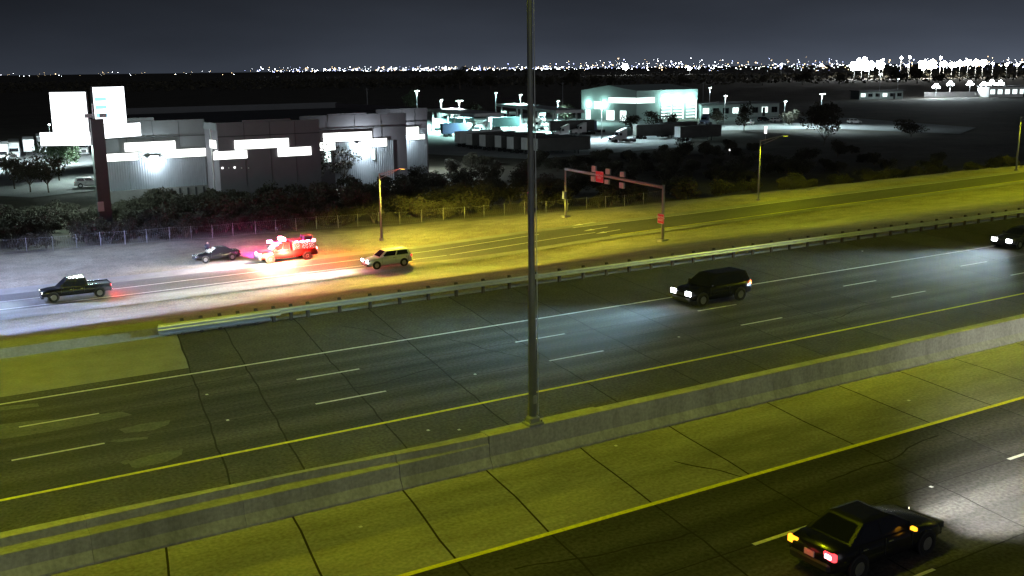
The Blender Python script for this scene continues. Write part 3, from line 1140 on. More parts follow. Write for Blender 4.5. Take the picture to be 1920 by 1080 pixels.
secs = [  # x0, x1, front y, top z, wall
    (30.3, 46.2, 167.0, 6.35, 'wall'), (46.2, 62.6, 160.0, 5.95, 'wall2'), (62.6, 82.2, 168.5, 6.15, 'wall2'), (82.2, 92.8, 181.0, 6.35, 'wall2')]
for k, (x0, x1, y0, zt, m) in enumerate(secs):
    if k == 0:
        MB().prism([(x0-30, 0), (x1-30, 0), (x1-30, 59), (12.6, 59)], 0, zt-1.1-PLAIN).build('wall', M[m], wh)
    else:
        wbox('wall', x0+.002*k, x1, y0, 226, PLAIN, zt-1.1, M[m])
    # parapet around the front
    wbox('parapet', x0-.05, x1+.05, y0-.06, y0+.35, zt-1.1, zt, M[m])
wbox('parapet', 30.2, 38.6, 166.90, 167.3, 6.35, 6.92, M['wall'])
wbox('parapet', 50.2, 57.8, 159.88, 160.28, 5.95, 6.28, M['wall2'])
wbox('parapet', 67.5, 74.6, 168.38, 168.75, 6.15, 6.42, M['wall2'])
wbox('parapet', 42.6, 92.9, 225.8, 226.3, 5.0, 6.55, M['wall'])
MB().prism([(.05, .35), (.40, .35), (13.0, 58.8), (12.65, 58.8)], 5.2-PLAIN, 6.35-PLAIN).build('parapet', M['wall'], wh)
wbox('parapet', 92.5, 92.9, 181.4, 225.8, 5.2, 6.35, M['wall2'])
wbox('parapet', 46.1, 46.42, 160.35, 167.0, 4.85, 5.95, M['wall'])
wbox('roof', 46.4, 92.5, 181.5, 225.8, 4.90, 5.30, M['roof'])
MB().prism([(.45, .4), (16.3, .4), (16.3, 58.8), (13.0, 58.8)], 5.26-PLAIN, 5.31-PLAIN).build('roof', M['roof'], wh)
wbox('roof', 46.4, 82.0, 169.0, 181.4, 4.90, 5.29, M['roof'])
# panel seams on the upper walls
for (x0, x1, y0, zt, m) in secs:
    for q in range(1, 4):
        xx = x0+(x1-x0)*q/4
        wbox('wall_seam', xx-.03, xx+.03, y0-.085, y0-.055, -3.8, zt-.05, M['dark'])
    wbox('trim', x0, x1, y0-.10, y0-.062, 3.85, 3.97, M['dark'])
    wbox('coping', x0-.08, x1+.08, y0-.12, y0+.40, zt-.002 if x0 > 90 else zt, zt+.06, M['wall'])
# ribbed bays
def ribs(x0, x1, y, z0, z1, name='ribbed_panel', pitch=.36):
    b = MB()
    n = int((x1-x0)/pitch)
    ptsx = []
    for k in range(n):
        a = x0+(x1-x0)*k/n
        w = (x1-x0)/n
        ptsx += [(a, 0), (a+w*.45, 0), (a+w*.55, -.09), (a+w*.9, -.09)]
    ptsx.append((x1, 0))
    for xq, d in ptsx:
        b.v += [(xq-30, y+d-167, z0-PLAIN), (xq-30, y+d-167, z1-PLAIN)]
    b.f = [(2*k, 2*k+2, 2*k+3, 2*k+1) for k in range(len(ptsx)-1)]
    return b.build(name, M['ribbed'], wh)


ribs(30.6, 46.0, 166.93, -3.95, 1.0)
ribs(68.4, 79.5, 168.42, -6.1, 1.5)
ribs(83.0, 92.5, 180.92, -6.1, 2.6)
wbox('plinth', 30.1, 46.1, 166.55, 166.98, PLAIN, -3.95, M['plinth'])
for q in range(5):
    wbox('plinth_post', 40.2+q*1.25, 40.5+q*1.25, 166.40, 166.54, PLAIN, -4.1, M['dark'])
# light bands: x0, x1, z0, z1, y of the wall
bands = [(30.4, 35.75, .55, 1.68, 167), (33.95, 41.5, 1.90, 3.22, 167), (39.9, 46.1, .62, 1.86, 167)]
for (a, c, d, e) in ((400, 462, 283, 298), (440, 540, 261, 278), (521, 582, 276, 292)):
    bands.append((a, c, d, e, 160))
for (a, c, d, e) in ((584, 627, 267, 282), (606, 696, 248, 264), (679, 724, 260, 275)):
    bands.append((a, c, d, e, 168.5))
for (a, c, d, e) in ((725, 784, 239, 252), (725, 736, 253, 266), (767, 795, 252, 261)):
    bands.append((a, c, d, e, 181))


def on_wall(px, py, Y):
    d = _f + _r*((px-960)/FOC) - _u*((py-540)/FOC)
    t = Y/d.y
    return Vector((0, 0, CAMH)) + d*t


for q in bands:
    if q[0] > 100:
        p0, p1 = on_wall(q[0], q[3], q[4]), on_wall(q[1], q[2]-3, q[4])
        pt = on_wall((q[0]+q[1])/2, q[2], q[4])
        pb = on_wall((q[0]+q[1])/2, q[3], q[4])
        x0, x1, z0, z1 = p0.x, p1.x, pb.z, pt.z
    else:
        x0, x1, z0, z1 = q[:4]
    f = wbox('light_band', x0, x1, q[4]-.22, q[4]-.07, z0, z1, E_['band'])
    for zz in (z0, z1):
        wbox('band_trim', x0-.05, x1+.05, q[4]-.25, q[4]-.06, zz-.05+(.05 if zz == z1 else 0), zz+(.05 if zz == z1 else 0), M['dark'], f)
# the bands turn the corner onto the west side of the projecting block
wbox('light_band', 46.03, 46.17, 160.9, 163.9, 2.1, 3.3, E_['band'])
wbox('light_band', 46.03, 46.17, 160.2, 161.3, .7, 1.8, E_['band'])
wbox('downpipe', 46.0, 46.18, 163.0, 163.3, PLAIN, 5.0, M['steel'])
# bay lamps
for x, y, z, pw, col in ((38.0, 167, .95, 2600, LEDW), (73.4, 168.5, 1.35, 5000, LEDW), (87.4, 181, 1.6, 2600, LEDW)):
    l = MB().bbox((x-30, y-.45-167, z-PLAIN), (1.5, .35, .30), .06).build('wall_lamp', M['dark'], wh)
    MB().box((x-30, y-.45-167, z-.17-PLAIN), (1.4, .3, .03)).build('lens', E_['wallamp'], l)
    MB().box((x-30, y-.64-167, z-PLAIN), (1.3, .02, .2)).build('lens', E_['wallamp'], l)
    point('bay_lamp', (x-30, y-1.35-167, z-.35-PLAIN), pw, col, .12, wh)
l = MB().bbox((63.1, 18.0, 7.4), (.5, .6, .35), .06).build('corner_lamp', M['dark'], wh)
MB().ball((63.45, 18.0, 7.3), .28, 8, 5).build('lens', E_['wallamp'], l)
point('corner_light', (64.2, 18.0, 7.0), 9000, (.80, 1.0, .97), .2, wh)
for px, py in ((417, 315), (440, 314)):
    p = on_wall(px, py, 159.9)
    MB().bbox((p.x-30, p.y-167, p.z-PLAIN), (.28, .18, .28), .03).build('small_lamp', E_['marker'], wh)
for px in (429, 453, 466):
    p = on_wall(px, 315, 159.9)
    MB().bbox((p.x-30, p.y-167, p.z-PLAIN), (.18, .18, .18), .03).build('vent', M['white_sign'], wh)
for (px0, px1, py0, py1) in ((609, 619, 281, 304), (698, 702, 279, 299)):
    p0, p1 = on_wall(px0, py1, 168.3), on_wall(px1, py0, 168.3)
    wbox('lit_door_edge', p0.x, p1.x, 168.15, 168.33, p0.z, p1.z, E_['window'])

mp_ = empty('white_marker_post', tuple(at(404, 372, -6.0)))
tag(mp_, 'small bright white box on a post at the corner below the warehouse', 'marker post')
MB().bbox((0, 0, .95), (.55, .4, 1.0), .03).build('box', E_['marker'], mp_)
MB().tube([(0, 0, -.2), (0, 0, .5)], .06, 6).build('post', M['steel'], mp_)
for (px, py, zz, lab) in ((730, 349, -5.4, 'tiny bright lamp in the brush right of the first street light'), (1368, 289, -5.6, 'tiny bright lamp alone on the dark ground left of the second street light')):
    t = empty('bollard_lamp', tuple(at(px, py, zz)))
    tag(t, lab, 'lamp')
    MB().tube([(0, 0, -.3), (0, 0, .75)], .05, 6).build('post', M['steel'], t)
    MB().ball((0, 0, .92), .22, 8, 5).build('globe', E_['marker'], t)
t = empty('white_glow_sign', tuple(at(1435, 262, -5.9)))
tag(t, 'slanted small white sign above the arm of the second street light', 'sign')
MB().tube([(0, 0, -.2), (0, 0, 1.8)], .05, 6).build('post', M['steel'], t)
MB().bbox((0, 0, 2.6), (.9, .12, 1.9), .03).build('panel', E_['marker'], t)  # panel emits by itself in place of light thrown back

# ------------------------------------------------------------------ pylon sign
py_ = empty('pylon_sign', (25.5, 140.9, PLAIN))
tag(py_, 'tall dark column with two glowing white sign boards set in a V', 'sign')
MB().box((0, 0, 7.0), (1.55, 1.2, 14.4)).build('column', M['dark'], py_)
MB().box((0, .2, 14.6), (2.6, .5, .5)).build('cross_beam', M['dpole'], py_)
MB().box((-.55, -.75, 3.2), (.75, .25, 1.2)).build('meter_box', M['dpole'], py_)
MB().tube([(-.35, -.2, 14.2), (-.35, -.2, 16.1)], .08, 6).build('aerial', M['white_obj'], py_)


def board(sgn, up, low, name):
    """boards hinge at the column; up/low = (inner, outer, z0, z1)"""
    ang = R(28)*sgn
    d = Vector((sgn*math.cos(ang), sgn*math.sin(ang), 0))
    n = Vector((-d.y, d.x, 0))
    if n.y > 0:
        n = -n
    def slab_(a, c, z0, z1, th, off):
        b = MB()
        q = [d*a+n*off, d*c+n*off, d*c+n*(off+th), d*a+n*(off+th)]
        b.prism([(p.x, p.y) for p in q], z0-PLAIN, z1-PLAIN)
        return b
    cab = slab_(up[0]-.06, up[1]+.06, up[2]-.06, up[3]+.06, .42, -.25).build(name+'_cabinet', M['dark'], py_)
    slab_(up[0], up[1], up[2], up[3], .04, .175).build('lit_panel', E_['sign'], cab)
    cab2 = slab_(low[0]-.06, low[1]+.06, low[2]-.06, low[3]+.06, .42, -.20).build('lower_cabinet', M['dark'], py_)
    slab_(low[0], low[1], low[2], low[3], .04, .225).build('lit_panel', E_['sign'], cab2)
    return cab, d, n, slab_


cabl, dl, nl, sl_ = board(-1, (.95, 5.35, 5.6, 11.35), (.85, 7.0, 4.75, 6.4), 'board')
cabr, dr, nr, sr_ = board(1, (-.25, 4.5, 6.4, 11.9), (-.05, 6.6, 5.5, 7.2), 'board')
for zz in (8.2, 9.2, 10.2):
    sr_(-.1, 1.6, zz, zz+.45, .03, .22).build('blue_lettering', E_['signb'], cabr)
# bare lamps added before and behind the boards to boost the sign's light
for sx, yy, pw in ((-4.0, -1.6, 500), (4.6, -1.4, 600)):
    point('sign_fill', (sx, yy, 12.6), pw, (.74, .86, 1.0), .8, py_)
point('sign_fill', (-2.5, 6.5, 11.0), 9000, (.70, 1.0, .90), .8, py_)

# ------------------------------------------------------------------ trailers and trucks
TW = MB().tube([(0, -.22, 0), (0, .22, 0)], .5, 12).mesh('wheel', M['tyre'])


def truck_wheels(par, x):
    for s in (-1, 1):
        link_copy(TW, 'wheel', par, (x, s*.98, .5))


def trailer_parts(par, x0, L, m, mdoor, h=4.1, wd=2.55):
    """box trailer from x0 (front) back to x0-L"""
    MB().bbox((x0-L/2, 0, (1.15+h)/2), (L, wd, h-1.15), .05).build('trailer_box', m, par)
    for s in (-1, 1):
        MB().box((x0-L-.03, s*wd/4, (1.2+h)/2), (.05, wd/2-.06, h-1.35)).build('rear_door', mdoor, par)
    for xx in (x0-L+1.3, x0-L+2.6):
        truck_wheels(par, xx)
    b = MB()
    for s in (-1, 1):
        b.box((x0-3.0, s*.8, .58), (.14, .14, 1.15))
        b.box((x0-L+.02, s*.7, .85), (.08, .08, .6))
        b.box((x0-L/2, s*.55, 1.08), (L-.4, .12, .16))
    b.box((x0-L+.02, 0, .57), (.1, 2.3, .12))
    b.build('underframe', M['dark'], par)


def trailer(px, py, rz, m, mdoor, label, group=None, L=13.8, z=PLAIN, off=0.0):
    p = at(px, py, z)
    t = empty('box_trailer', (p.x, p.y, z), rz)
    tag(t, label, 'trailer', group)
    trailer_parts(t, L+off, L, m, mdoor)
    return t


def semi(px, py, rz, mc, label, group=None, mt=None, mdoor=None, z=PLAIN):
    p = at(px, py, z)
    t = empty('semi_truck', (p.x, p.y, z), rz)
    tag(t, label, 'truck', group)
    # front bumper at x = 0, truck extends to -x
    b = MB()
    b.add([(-.2,-1.0,.75),(-1.9,-1.15,.75),(-1.9,1.15,.75),(-.2,1.0,.75),(-.1,-.85,1.55),(-1.9,-1.05,1.95),(-1.9,1.05,1.95),(-.1,.85,1.55)],
          [(0,3,2,1),(4,5,6,7),(0,1,5,4),(1,2,6,5),(2,3,7,6),(3,0,4,7)])
    b.build('hood', mc, t)
    b = MB()
    b.add([(-1.85,-1.2,.75),(-4.6,-1.22,.75),(-4.6,1.22,.75),(-1.85,1.2,.75),(-2.45,-1.1,2.95),(-4.6,-1.2,3.85),(-4.6,1.2,3.85),(-2.45,1.1,2.95)],
          [(0,3,2,1),(4,5,6,7),(0,1,5,4),(1,2,6,5),(2,3,7,6),(3,0,4,7)])
    b.build('cab', mc, t)
    b = MB()
    b.add([(-1.92,-1.02,1.95),(-1.92,1.02,1.95),(-2.36,.96,2.75),(-2.36,-.96,2.75)], [(0,1,2,3)])
    b.v = [(x+.02, y, z_) for x, y, z_ in b.v]
    b.build('windshield', M['glass'], t)
    for s in (-1, 1):
        MB().box((-2.75, s*1.20, 2.25), (.7, .04, .7)).build('side_window', M['glass'], t)
        MB().bbox((-.16, s*.80, 1.05), (.14, .32, .22), .03).build('headlight', M['white_obj'], t)
        MB().bbox((-1.8, s*1.42, 2.2), (.12, .22, .75), .03).build('mirror', M['dark'], t)
    MB().box((-.08, 0, 1.12), (.08, 1.1, .62)).build('grille', M['dark'], t)
    MB().bbox((-.08, 0, .55), (.3, 2.3, .32), .05).build('bumper', M['chrome'], t)
    for xx in (-1.3, -5.6, -6.9):
        truck_wheels(t, xx)
    b = MB()
    b.box((-5.9, 0, .85), (3.6, .9, .25))
    for s in (-1, 1):
        b.tube([(-3.2, s*1.0, .75), (-4.6, s*1.0, .75)], .3, 10)
    b.build('chassis', M['dark'], t)
    if mt:
        trailer_parts(t, -4.95, 13.4, mt, mdoor or mt)
    return t


LT = 'parked truck row under the sign'
semi(6, 308, R(-97), M['cab_w'], 'white truck cut by the left edge in the parked row', LT, M['trailer_w'])
semi(28, 301, R(-97), M['cab_w'], 'white parked truck second from the left edge', LT, M['trailer_d'])
trailer(56, 293, R(83), M['trailer_w'], M['white_obj'], 'white trailer seen from behind between the parked trucks', LT)
semi(82, 287, R(-97), M['cab_w'], 'white parked truck right of the trailer rear in the row', LT, M['trailer_w'])
semi(117, 282, R(-97), M['cab_w'], 'white parked truck partly behind the green lit tree', LT, M['trailer_w'])
semi(158, 292, R(-100), M['cab_w'], 'brightly lit white truck close to the sign column', LT, M['trailer_w'])

# row of box trailers with pale doors towards the camera
TR = [(858, 277, 'trailer_w', 'first'), (880, 281, 'trailer_d', 'second'), (905, 284, 'trailer_d', 'third'), (934, 286, 'trailer_d', 'fourth'), (957, 289, 'trailer_d', 'fifth'), (984, 291, 'trailer_d', 'sixth')]
for px, py, m, nth in TR:
    trailer(px, py, R(6), M[m], M['trailer_w'], ('pale box trailer at the left end of the row left of the pole' if m == 'trailer_w' else '%s box trailer from the left, dark sided, in the row left of the pole' % nth), 'box trailers in the yard')
trailer(1004, 293, R(-6), M['trailer_d'], M['trailer_w'], 'long dark box trailer seen from the side just right of the tall pole', 'box trailers in the yard')
trailer(1232, 258, R(0), M['trailer_d'], M['trailer_w'], 'dark box trailer with a pale end in front of the pale green building', 'box trailers in the yard')
trailer(1270, 266, R(-4), M['trailer_d'], M['trailer_w'], 'nearer dark box trailer right of the pale-ended one', 'box trailers in the yard')
trailer(1190, 262, R(-14), M['trailer_d'], M['trailer_d'], 'dark trailer behind the white day-cab truck', 'box trailers in the yard')
trailer(812, 246, R(-10), M['trailer_t'], M['trailer_w'], 'teal trailer beside the right end of the warehouse', 'box trailers in the yard')
trailer(828, 258, R(-12), M['cab_b'], M['trailer_d'], 'blue-grey low trailer nearest the warehouse corner', 'box trailers in the yard', 8)
trailer(920, 244, R(-8), M['trailer_t'], M['trailer_w'], 'teal trailer side-on behind the dark trailer row', 'box trailers in the yard', 10)
trailer(1030, 252, R(-22), M['trailer_d'], M['trailer_w'], 'dark trailer with lit roof edge in the middle of the yard', 'box trailers in the yard')
semi(1143, 268, R(170), M['cab_w'], 'white day-cab truck facing left on the lit yard floor', 'trucks in the yard')
semi(1037, 258, R(158), M['cab_w'], 'brightly lit white truck right of the tall pole', 'trucks in the yard')
for k, (px, py) in enumerate(((872, 252), (886, 256), (852, 240), (900, 252), (838, 232), (866, 228))):
    semi(px, py, R((-150, -160, -120, -150, -110, -120)[k]), M['cab_w'], ('overexposed white truck in the brightest part of the yard', 'white truck right beside the brightest one', 'white truck behind the brightest part of the yard', 'white truck at the right end of the bright cluster', 'farther white truck near the teal trailer', 'farthest white truck of the bright cluster')[k], 'trucks in the yard', M['trailer_w'] if k in (2, 4, 5) else None)
for k, (px, py) in enumerate(((945, 228), (962, 230), (1015, 232), (1000, 246), (1070, 254), (1090, 250))):
    semi(px, py, R((-120, -120, -130, -140, 165, 165)[k]), M['cab_w' if k != 5 else 'cab_b'], ('white truck under the left of the fuel canopy', 'white truck under the middle of the fuel canopy', 'white truck just right of the pole under the canopy', 'lit truck behind the pole in the yard', 'grey-white truck left of the dark trailer', 'blue truck by the pale green building')[k], 'trucks in the yard')
semi(1316, 236, R(-150), M['cab_b'], 'blue-grey truck at the right corner of the pale green building', 'trucks in the yard')


# yard floor: pale compacted hard-standing
def yard_sheet(name, pts, m, dz):
    b = MB()
    q = [at(a, c, PLAIN) for a, c in pts]
    b.add([(p.x, p.y, PLAIN+dz) for p in q], [tuple(range(len(q)-1, -1, -1))])
    return struct(b.build(name, m))


M['yard'] = mat('yard_gravel', (.24, .25, .25), .95, .22, .25, detail=6, speck=.2)
yard_sheet('yard_floor', [(798, 290), (1000, 300), (1290, 276), (1310, 232), (1090, 215), (790, 210)], M['yard'], .16)
yard_sheet('lot_floor', [(1312, 246), (1560, 242), (1800, 252), (1830, 240), (1600, 222), (1312, 212)], M['yard'], .14)
yard_sheet('truck_lot_floor', [(-60, 366), (60, 372), (185, 358), (190, 300), (165, 270), (-60, 296)], M['yard'], .15)


def yard_light(px, py, h, label, power, col=CYAN, lens='led', heads=1, hs=1.0, z=PLAIN, group='pole lights of the truck yard', tilt=-.15):
    p = at(px, py, z)
    t = empty('pole_light', (p.x, p.y, z))
    tag(t, label, 'pole light', group)
    MB().tube([(0, 0, -.2), (0, 0, h)], .13, 8, .09).build('pole', M['steel'], t)
    for s in ((0,) if heads == 1 else (-1, 1)):
        MB().bbox((s*.7*hs, -.1, h+.10), (1.0*hs, .7*hs, .22), .05).build('lamp_head', M['steel'], t)
        MB().box((s*.7*hs, -.15, h-.03), (.9*hs, .6*hs, .03)).build('lens', E_[lens], t)
        MB().box((s*.7*hs, -.1-.36*hs, h+.08), (.8*hs, .02, .16)).build('front_lens', E_[lens], t)
    if power:
        spot('yard_lamp', (0, -.3 if tilt < 0 else .5, h-.15), (0, tilt, -1), power, col, 150, .5, .3, t, (1.2, 4))
    return t


yard_light(178, 338, 8.0, 'lot light hidden behind the sign column', 9000, (.78, 1.0, .93), 'ledc', 1, 1.0, PLAIN, 'pole lights of the truck lot')
yard_light(-14, 324, 10.0, 'lot light left of the parked trucks', 16000, (.80, 1.0, .95), 'ledc', 1, 1.0, PLAIN, 'pole lights of the truck lot', .7)
yard_light(100, 312, 9.0, 'added lot light behind the green tree in front of the parked trucks', 20000, (.80, .95, 1.0), 'ledc', 1, .5, PLAIN, 'pole lights of the truck lot', .8)  # added to brighten the tree and the parked trucks
yard_light(783, 232, 12.0, 'pole light with a round white lamp above the warehouse roof', 28800, CYAN, 'led', 1, 1.6)
yard_light(862, 244, 9.5, 'pole light over the brightest trucks', 130000, (.8, 1, .98), 'ledc', 2)
yard_light(828, 236, 9.0, 'pole light at the left of the bright truck cluster', 80000, CYAN, 'ledc')
yard_light(930, 226, 10.5, 'slim pale pole light at the left end of the fuel canopy', 19200, CYAN, 'ledc')
yard_light(976, 234, 10.5, 'pole light rising behind the canopy left of the tall pole', 80000, CYAN, 'ledc')
yard_light(1046, 232, 8.0, 'pole light right of the tall pole in the yard', 44800, CYAN, 'ledc')
yard_light(1128, 262, 9.0, 'pole light by the day-cab truck', 28800, (.7, .95, 1.0), 'ledc')
yard_light(1330, 214, 10.8, 'thin pole light behind the lot right of the pale green building', 9600, LEDW, 'led')
yard_light(1358, 240, 10.2, 'nearer thin pole light with a small white head in the lot', 16000, (.75, 1, 1), 'led')
yard_light(1538, 240, 10.6, 'pole light with a wide white lamp above the large dark tree', 22000, (.75, .95, 1), 'led', 1, 1.7)
yard_light(1470, 236, 8.0, 'pole light among the cars of the lit lot', 11200, (.75, 1, 1), 'ledc')


# fuel canopies
def canopy(px0, py0, px1, py1, ztop, depth, label, nl=6):
    a, c = at(px0, py0, ztop), at(px1, py1, ztop)
    d = (c-a); L = d.length
    rz = math.atan2(d.y, d.x)
    t = empty('fuel_canopy', (a.x, a.y, PLAIN), rz)
    tag(t, label, 'canopy')
    H = ztop-PLAIN
    MB().bbox((L/2, depth/2, H-.45), (L, depth, .9), .06).build('canopy_roof', M['trailer_w'], t)
    for k in range(nl):
        x = L*(k+.5)/nl
        MB().box((x, depth*.35, H-.93), (1.0, 1.0, .04)).build('canopy_lamp', E_['ledc'], t)
        if k % 2 == 0:
            for yy in (.8, depth-.8):
                MB().box((x, yy, (H-.9)/2), (.45, .45, H-.9)).build('column', M['trailer_w'], t)
    for k in range(3):
        spot('canopy_light', (L*(k+.5)/3, depth*.4, H-1.2), (0, -.3, -1), 42000, CYAN, 150, .5, .4, t)


canopy(930, 194, 1042, 207, 1.2, 9, 'long white-edged fuel canopy behind the tall pole with lamps beneath', 7)
canopy(800, 204, 890, 213, 1.0, 9, 'white-edged canopy beyond the right end of the warehouse', 6)

# ------------------------------------------------------------------ pale green gabled building
gw = empty('gabled_building', (244.1, 307.5, PLAIN))
tag(gw, 'pale green metal building with low gable and three bright bay doors', 'building')
A_ = Vector((239.2-244.1, 335.5-307.5, 0)); B_ = Vector((275.6-244.1, 309.7-307.5, 0))
He, Hr = 11.0, 12.9
mid = A_*.5
b = MB()
b.add([(0, 0, 0), (A_.x, A_.y, 0), (A_.x, A_.y, He), (mid.x, mid.y, Hr), (0, 0, He),
       (B_.x, B_.y, 0), (A_.x+B_.x, A_.y+B_.y, 0), (A_.x+B_.x, A_.y+B_.y, He), (mid.x+B_.x, mid.y+B_.y, Hr), (B_.x, B_.y, He)],
      [(0, 1, 2, 3, 4), (0, 4, 9, 5), (1, 6, 7, 2), (5, 9, 8, 7, 6)])
b.build('wall', M['wbld'], gw)
b = MB()
for (p, q) in (((0, 0, He), mid), ((A_.x, A_.y, He), mid)):
    a = Vector(p); m_ = Vector((q.x, q.y, Hr))
    up = Vector((0, 0, .18))
    b.add([a, m_, m_+B_, a+B_, a+up, m_+up, m_+B_+up, a+B_+up], [(3, 2, 1, 0), (4, 5, 6, 7), (0, 1, 5, 4), (1, 2, 6, 5), (2, 3, 7, 6), (3, 0, 4, 7)])
b.build('roof', M['wbld'], gw)
bd = B_.normalized(); ad = A_.normalized()
nS = Vector((bd.y, -bd.x, 0)); nW = Vector((-ad.y, ad.x, 0))
if nW.x > 0:
    nW = -nW


def face_panel(base, d, n, s0, s1, z0, z1, m, name, parent=None, th=.12, off=.02):
    a, c = base+d*s0+n*off, base+d*s1+n*off
    e = n*th
    b = MB().prism([(a.x, a.y), (c.x, c.y), ((c+e).x, (c+e).y), ((a+e).x, (a+e).y)], z0, z1)
    if ((c-a).cross(e)).z < 0:
        b.f = [tuple(reversed(f)) for f in b.f]
    return b.build(name, m, parent or gw)


O_ = Vector((0, 0, 0))
LB = B_.length; LA = A_.length
face_panel(O_, bd, nS, .1, 9.0, 6.6, 8.6, E_['window'], 'lit_sign_band')
face_panel(O_, ad, nW, .1, 14.0, 6.6, 8.6, E_['window'], 'lit_sign_band')
for k, s0 in enumerate((12.2, 18.3, 25.2)):
    dr_ = face_panel(O_, bd, nS, s0, s0+5.2, .1, 6.6, M['wbld'], 'bay_door', None, .10)
    for q in range(5):
        face_panel(O_, bd, nS, s0+.3, s0+4.9, .6+q*1.15, 1.1+q*1.15, E_['window'], 'door_pane', dr_, .03, .125)
    face_panel(O_, bd, nS, s0+5.25, s0+5.75, .1, 7.4, E_['window'], 'lit_jamb')
    lm = face_panel(O_, bd, nS, s0+.7, s0+4.2, 6.9, 8.3, E_['ledc'], 'bay_lamp')
    p = bd*(s0+2.5)+nS*2.0
    point('bay_light', (p.x, p.y, 7.4), 3000, CYAN, .4, gw)
face_panel(O_, ad, nW, 18.0, 21.5, 4.2, 7.0, E_['window'], 'lit_roundel')
for s0 in (15.5, 24.0):
    face_panel(O_, ad, nW, s0, s0+1.2, 5.2, 7.2, E_['ledc'], 'wall_lamp')
    p = ad*(s0+.6)+nW*1.5
    point('gable_light', (p.x, p.y, 6.0), 1300, CYAN, .3, gw)
for s0, w in ((5.0, 3.0), (11.0, 4.0), (23.5, 2.4)):
    face_panel(O_, ad, nW, s0, s0+w, .2, 3.8, E_['window'], 'lit_doorway')

# small lit kiosk and lot on the right
def low_building(px, py, w, d, h, rz, label, m='trailer_w', lit=2, z=PLAIN):
    p = at(px, py, z)
    t = empty('low_building', (p.x, p.y, z), rz)
    tag(t, label, 'building')
    MB().box((0, d/2, h/2), (w, d, h)).build('wall', M[m], t)
    MB().bbox((0, d/2, h+.2), (w+1.4, d+1.4, .4), .08).build('roof', M['roof'], t)
    for k in range(max(2, int(w/4))):
        x = -w/2+w*(k+.5)/max(2, int(w/4))
        win = MB().box((x, -.04, h*.52), (w/max(2, int(w/4))*.6, .06, h*.42)).build('window', E_['window'] if k % 3 < lit else M['glass'], t)
        MB().box((x, -.09, h*.52), (.12, .05, h*.42)).build('mullion', M['dark'], win)
    MB().box((w*.3, -.05, h*.35), (1.2, .08, h*.7)).build('door', M['dark'], t)
    return t


low_building(1652, 186, 26, 12, 4.6, R(-25), 'small low building with lit windows under the white flag-shaped lamp', 'wbld', 1)
low_building(1388, 220, 34, 14, 5.2, R(-15), 'long pale building behind the lit lot', 'wbld', 1)
low_building(1895, 182, 26, 14, 6, R(-30), 'white flat building at the right end of the floodlit compound', 'white_obj', 3)
yard_light(1648, 187, 14, 'pole lamp shining above the small low building', 4000, LEDW, 'led', 1, 1.8, PLAIN, 'distant pole lamps')
yard_light(1682, 184, 11, 'thin pole right of the small low building', 500, LEDW, 'led', 1, .8, PLAIN, 'distant pole lamps')

# ------------------------------------------------------------------ floodlit compound and horizon
def flood_mast(px, py, h, label, warm=False, hs=3.0, power=20000, group='floodlight masts', z=PLAIN):
    p = at(px, py, z)
    sc_l = 1.0
    t = empty('floodlight_mast', (p.x, p.y, z), math.atan2(-p.y, -p.x)-math.pi/2)
    tag(t, label, 'floodlight', group)
    MB().tube([(0, 0, 0), (0, 0, h)], .25, 6, .15).build('mast', M['steel'], t)
    MB().bbox((0, .25, h), (hs, .3, hs*.25), .1).build('lamp_rack', M['dark'], t)
    for i in range(3):
        for j in range(1, 2):
            MB().ball(((i-1)*hs*.42, .42, h+(.2 if i == 1 else -.1)*hs), hs*(.30 if i == 1 else .18), 10, 6).build('flood_lamp', E_['floodw' if warm else 'flood'], t)
    if power:
        spot('flood_light', (0, 1.2, h-.3), (0, .8, -1), power, (1, .95, .85) if warm else LEDW, 140, .6, .5, t)
    return t


# nearer compound (right)
for k, (px, py, h, hs) in enumerate(((1754, 184, 6.5, 3.6), (1780, 181, 7.5, 3.4), (1817, 181, 7.5, 3.4), (1843, 180, 7.0, 3.2), (1858, 179, 7.5, 3.8), (1874, 178, 7.0, 3.6))):
    flood_mast(px, py, h, ('leftmost floodlight of the near compound on the right', 'second floodlight from the left in the near compound', 'third floodlight from the left in the near compound', 'fourth floodlight from the left in the near compound', 'fifth floodlight from the left in the near compound', 'rightmost floodlight of the near compound')[k], False, hs, 30000)
t = empty('compound_wall', tuple(at(1870, 181, PLAIN)), R(-33))
tag(t, 'long pale wall in front of the near floodlit compound', 'wall')
for k in range(12):
    MB().box((-40+k*6.0, 0, 1.5), (5.9, .3, 3.0)).build('wall_panel', M['white_obj'], t)
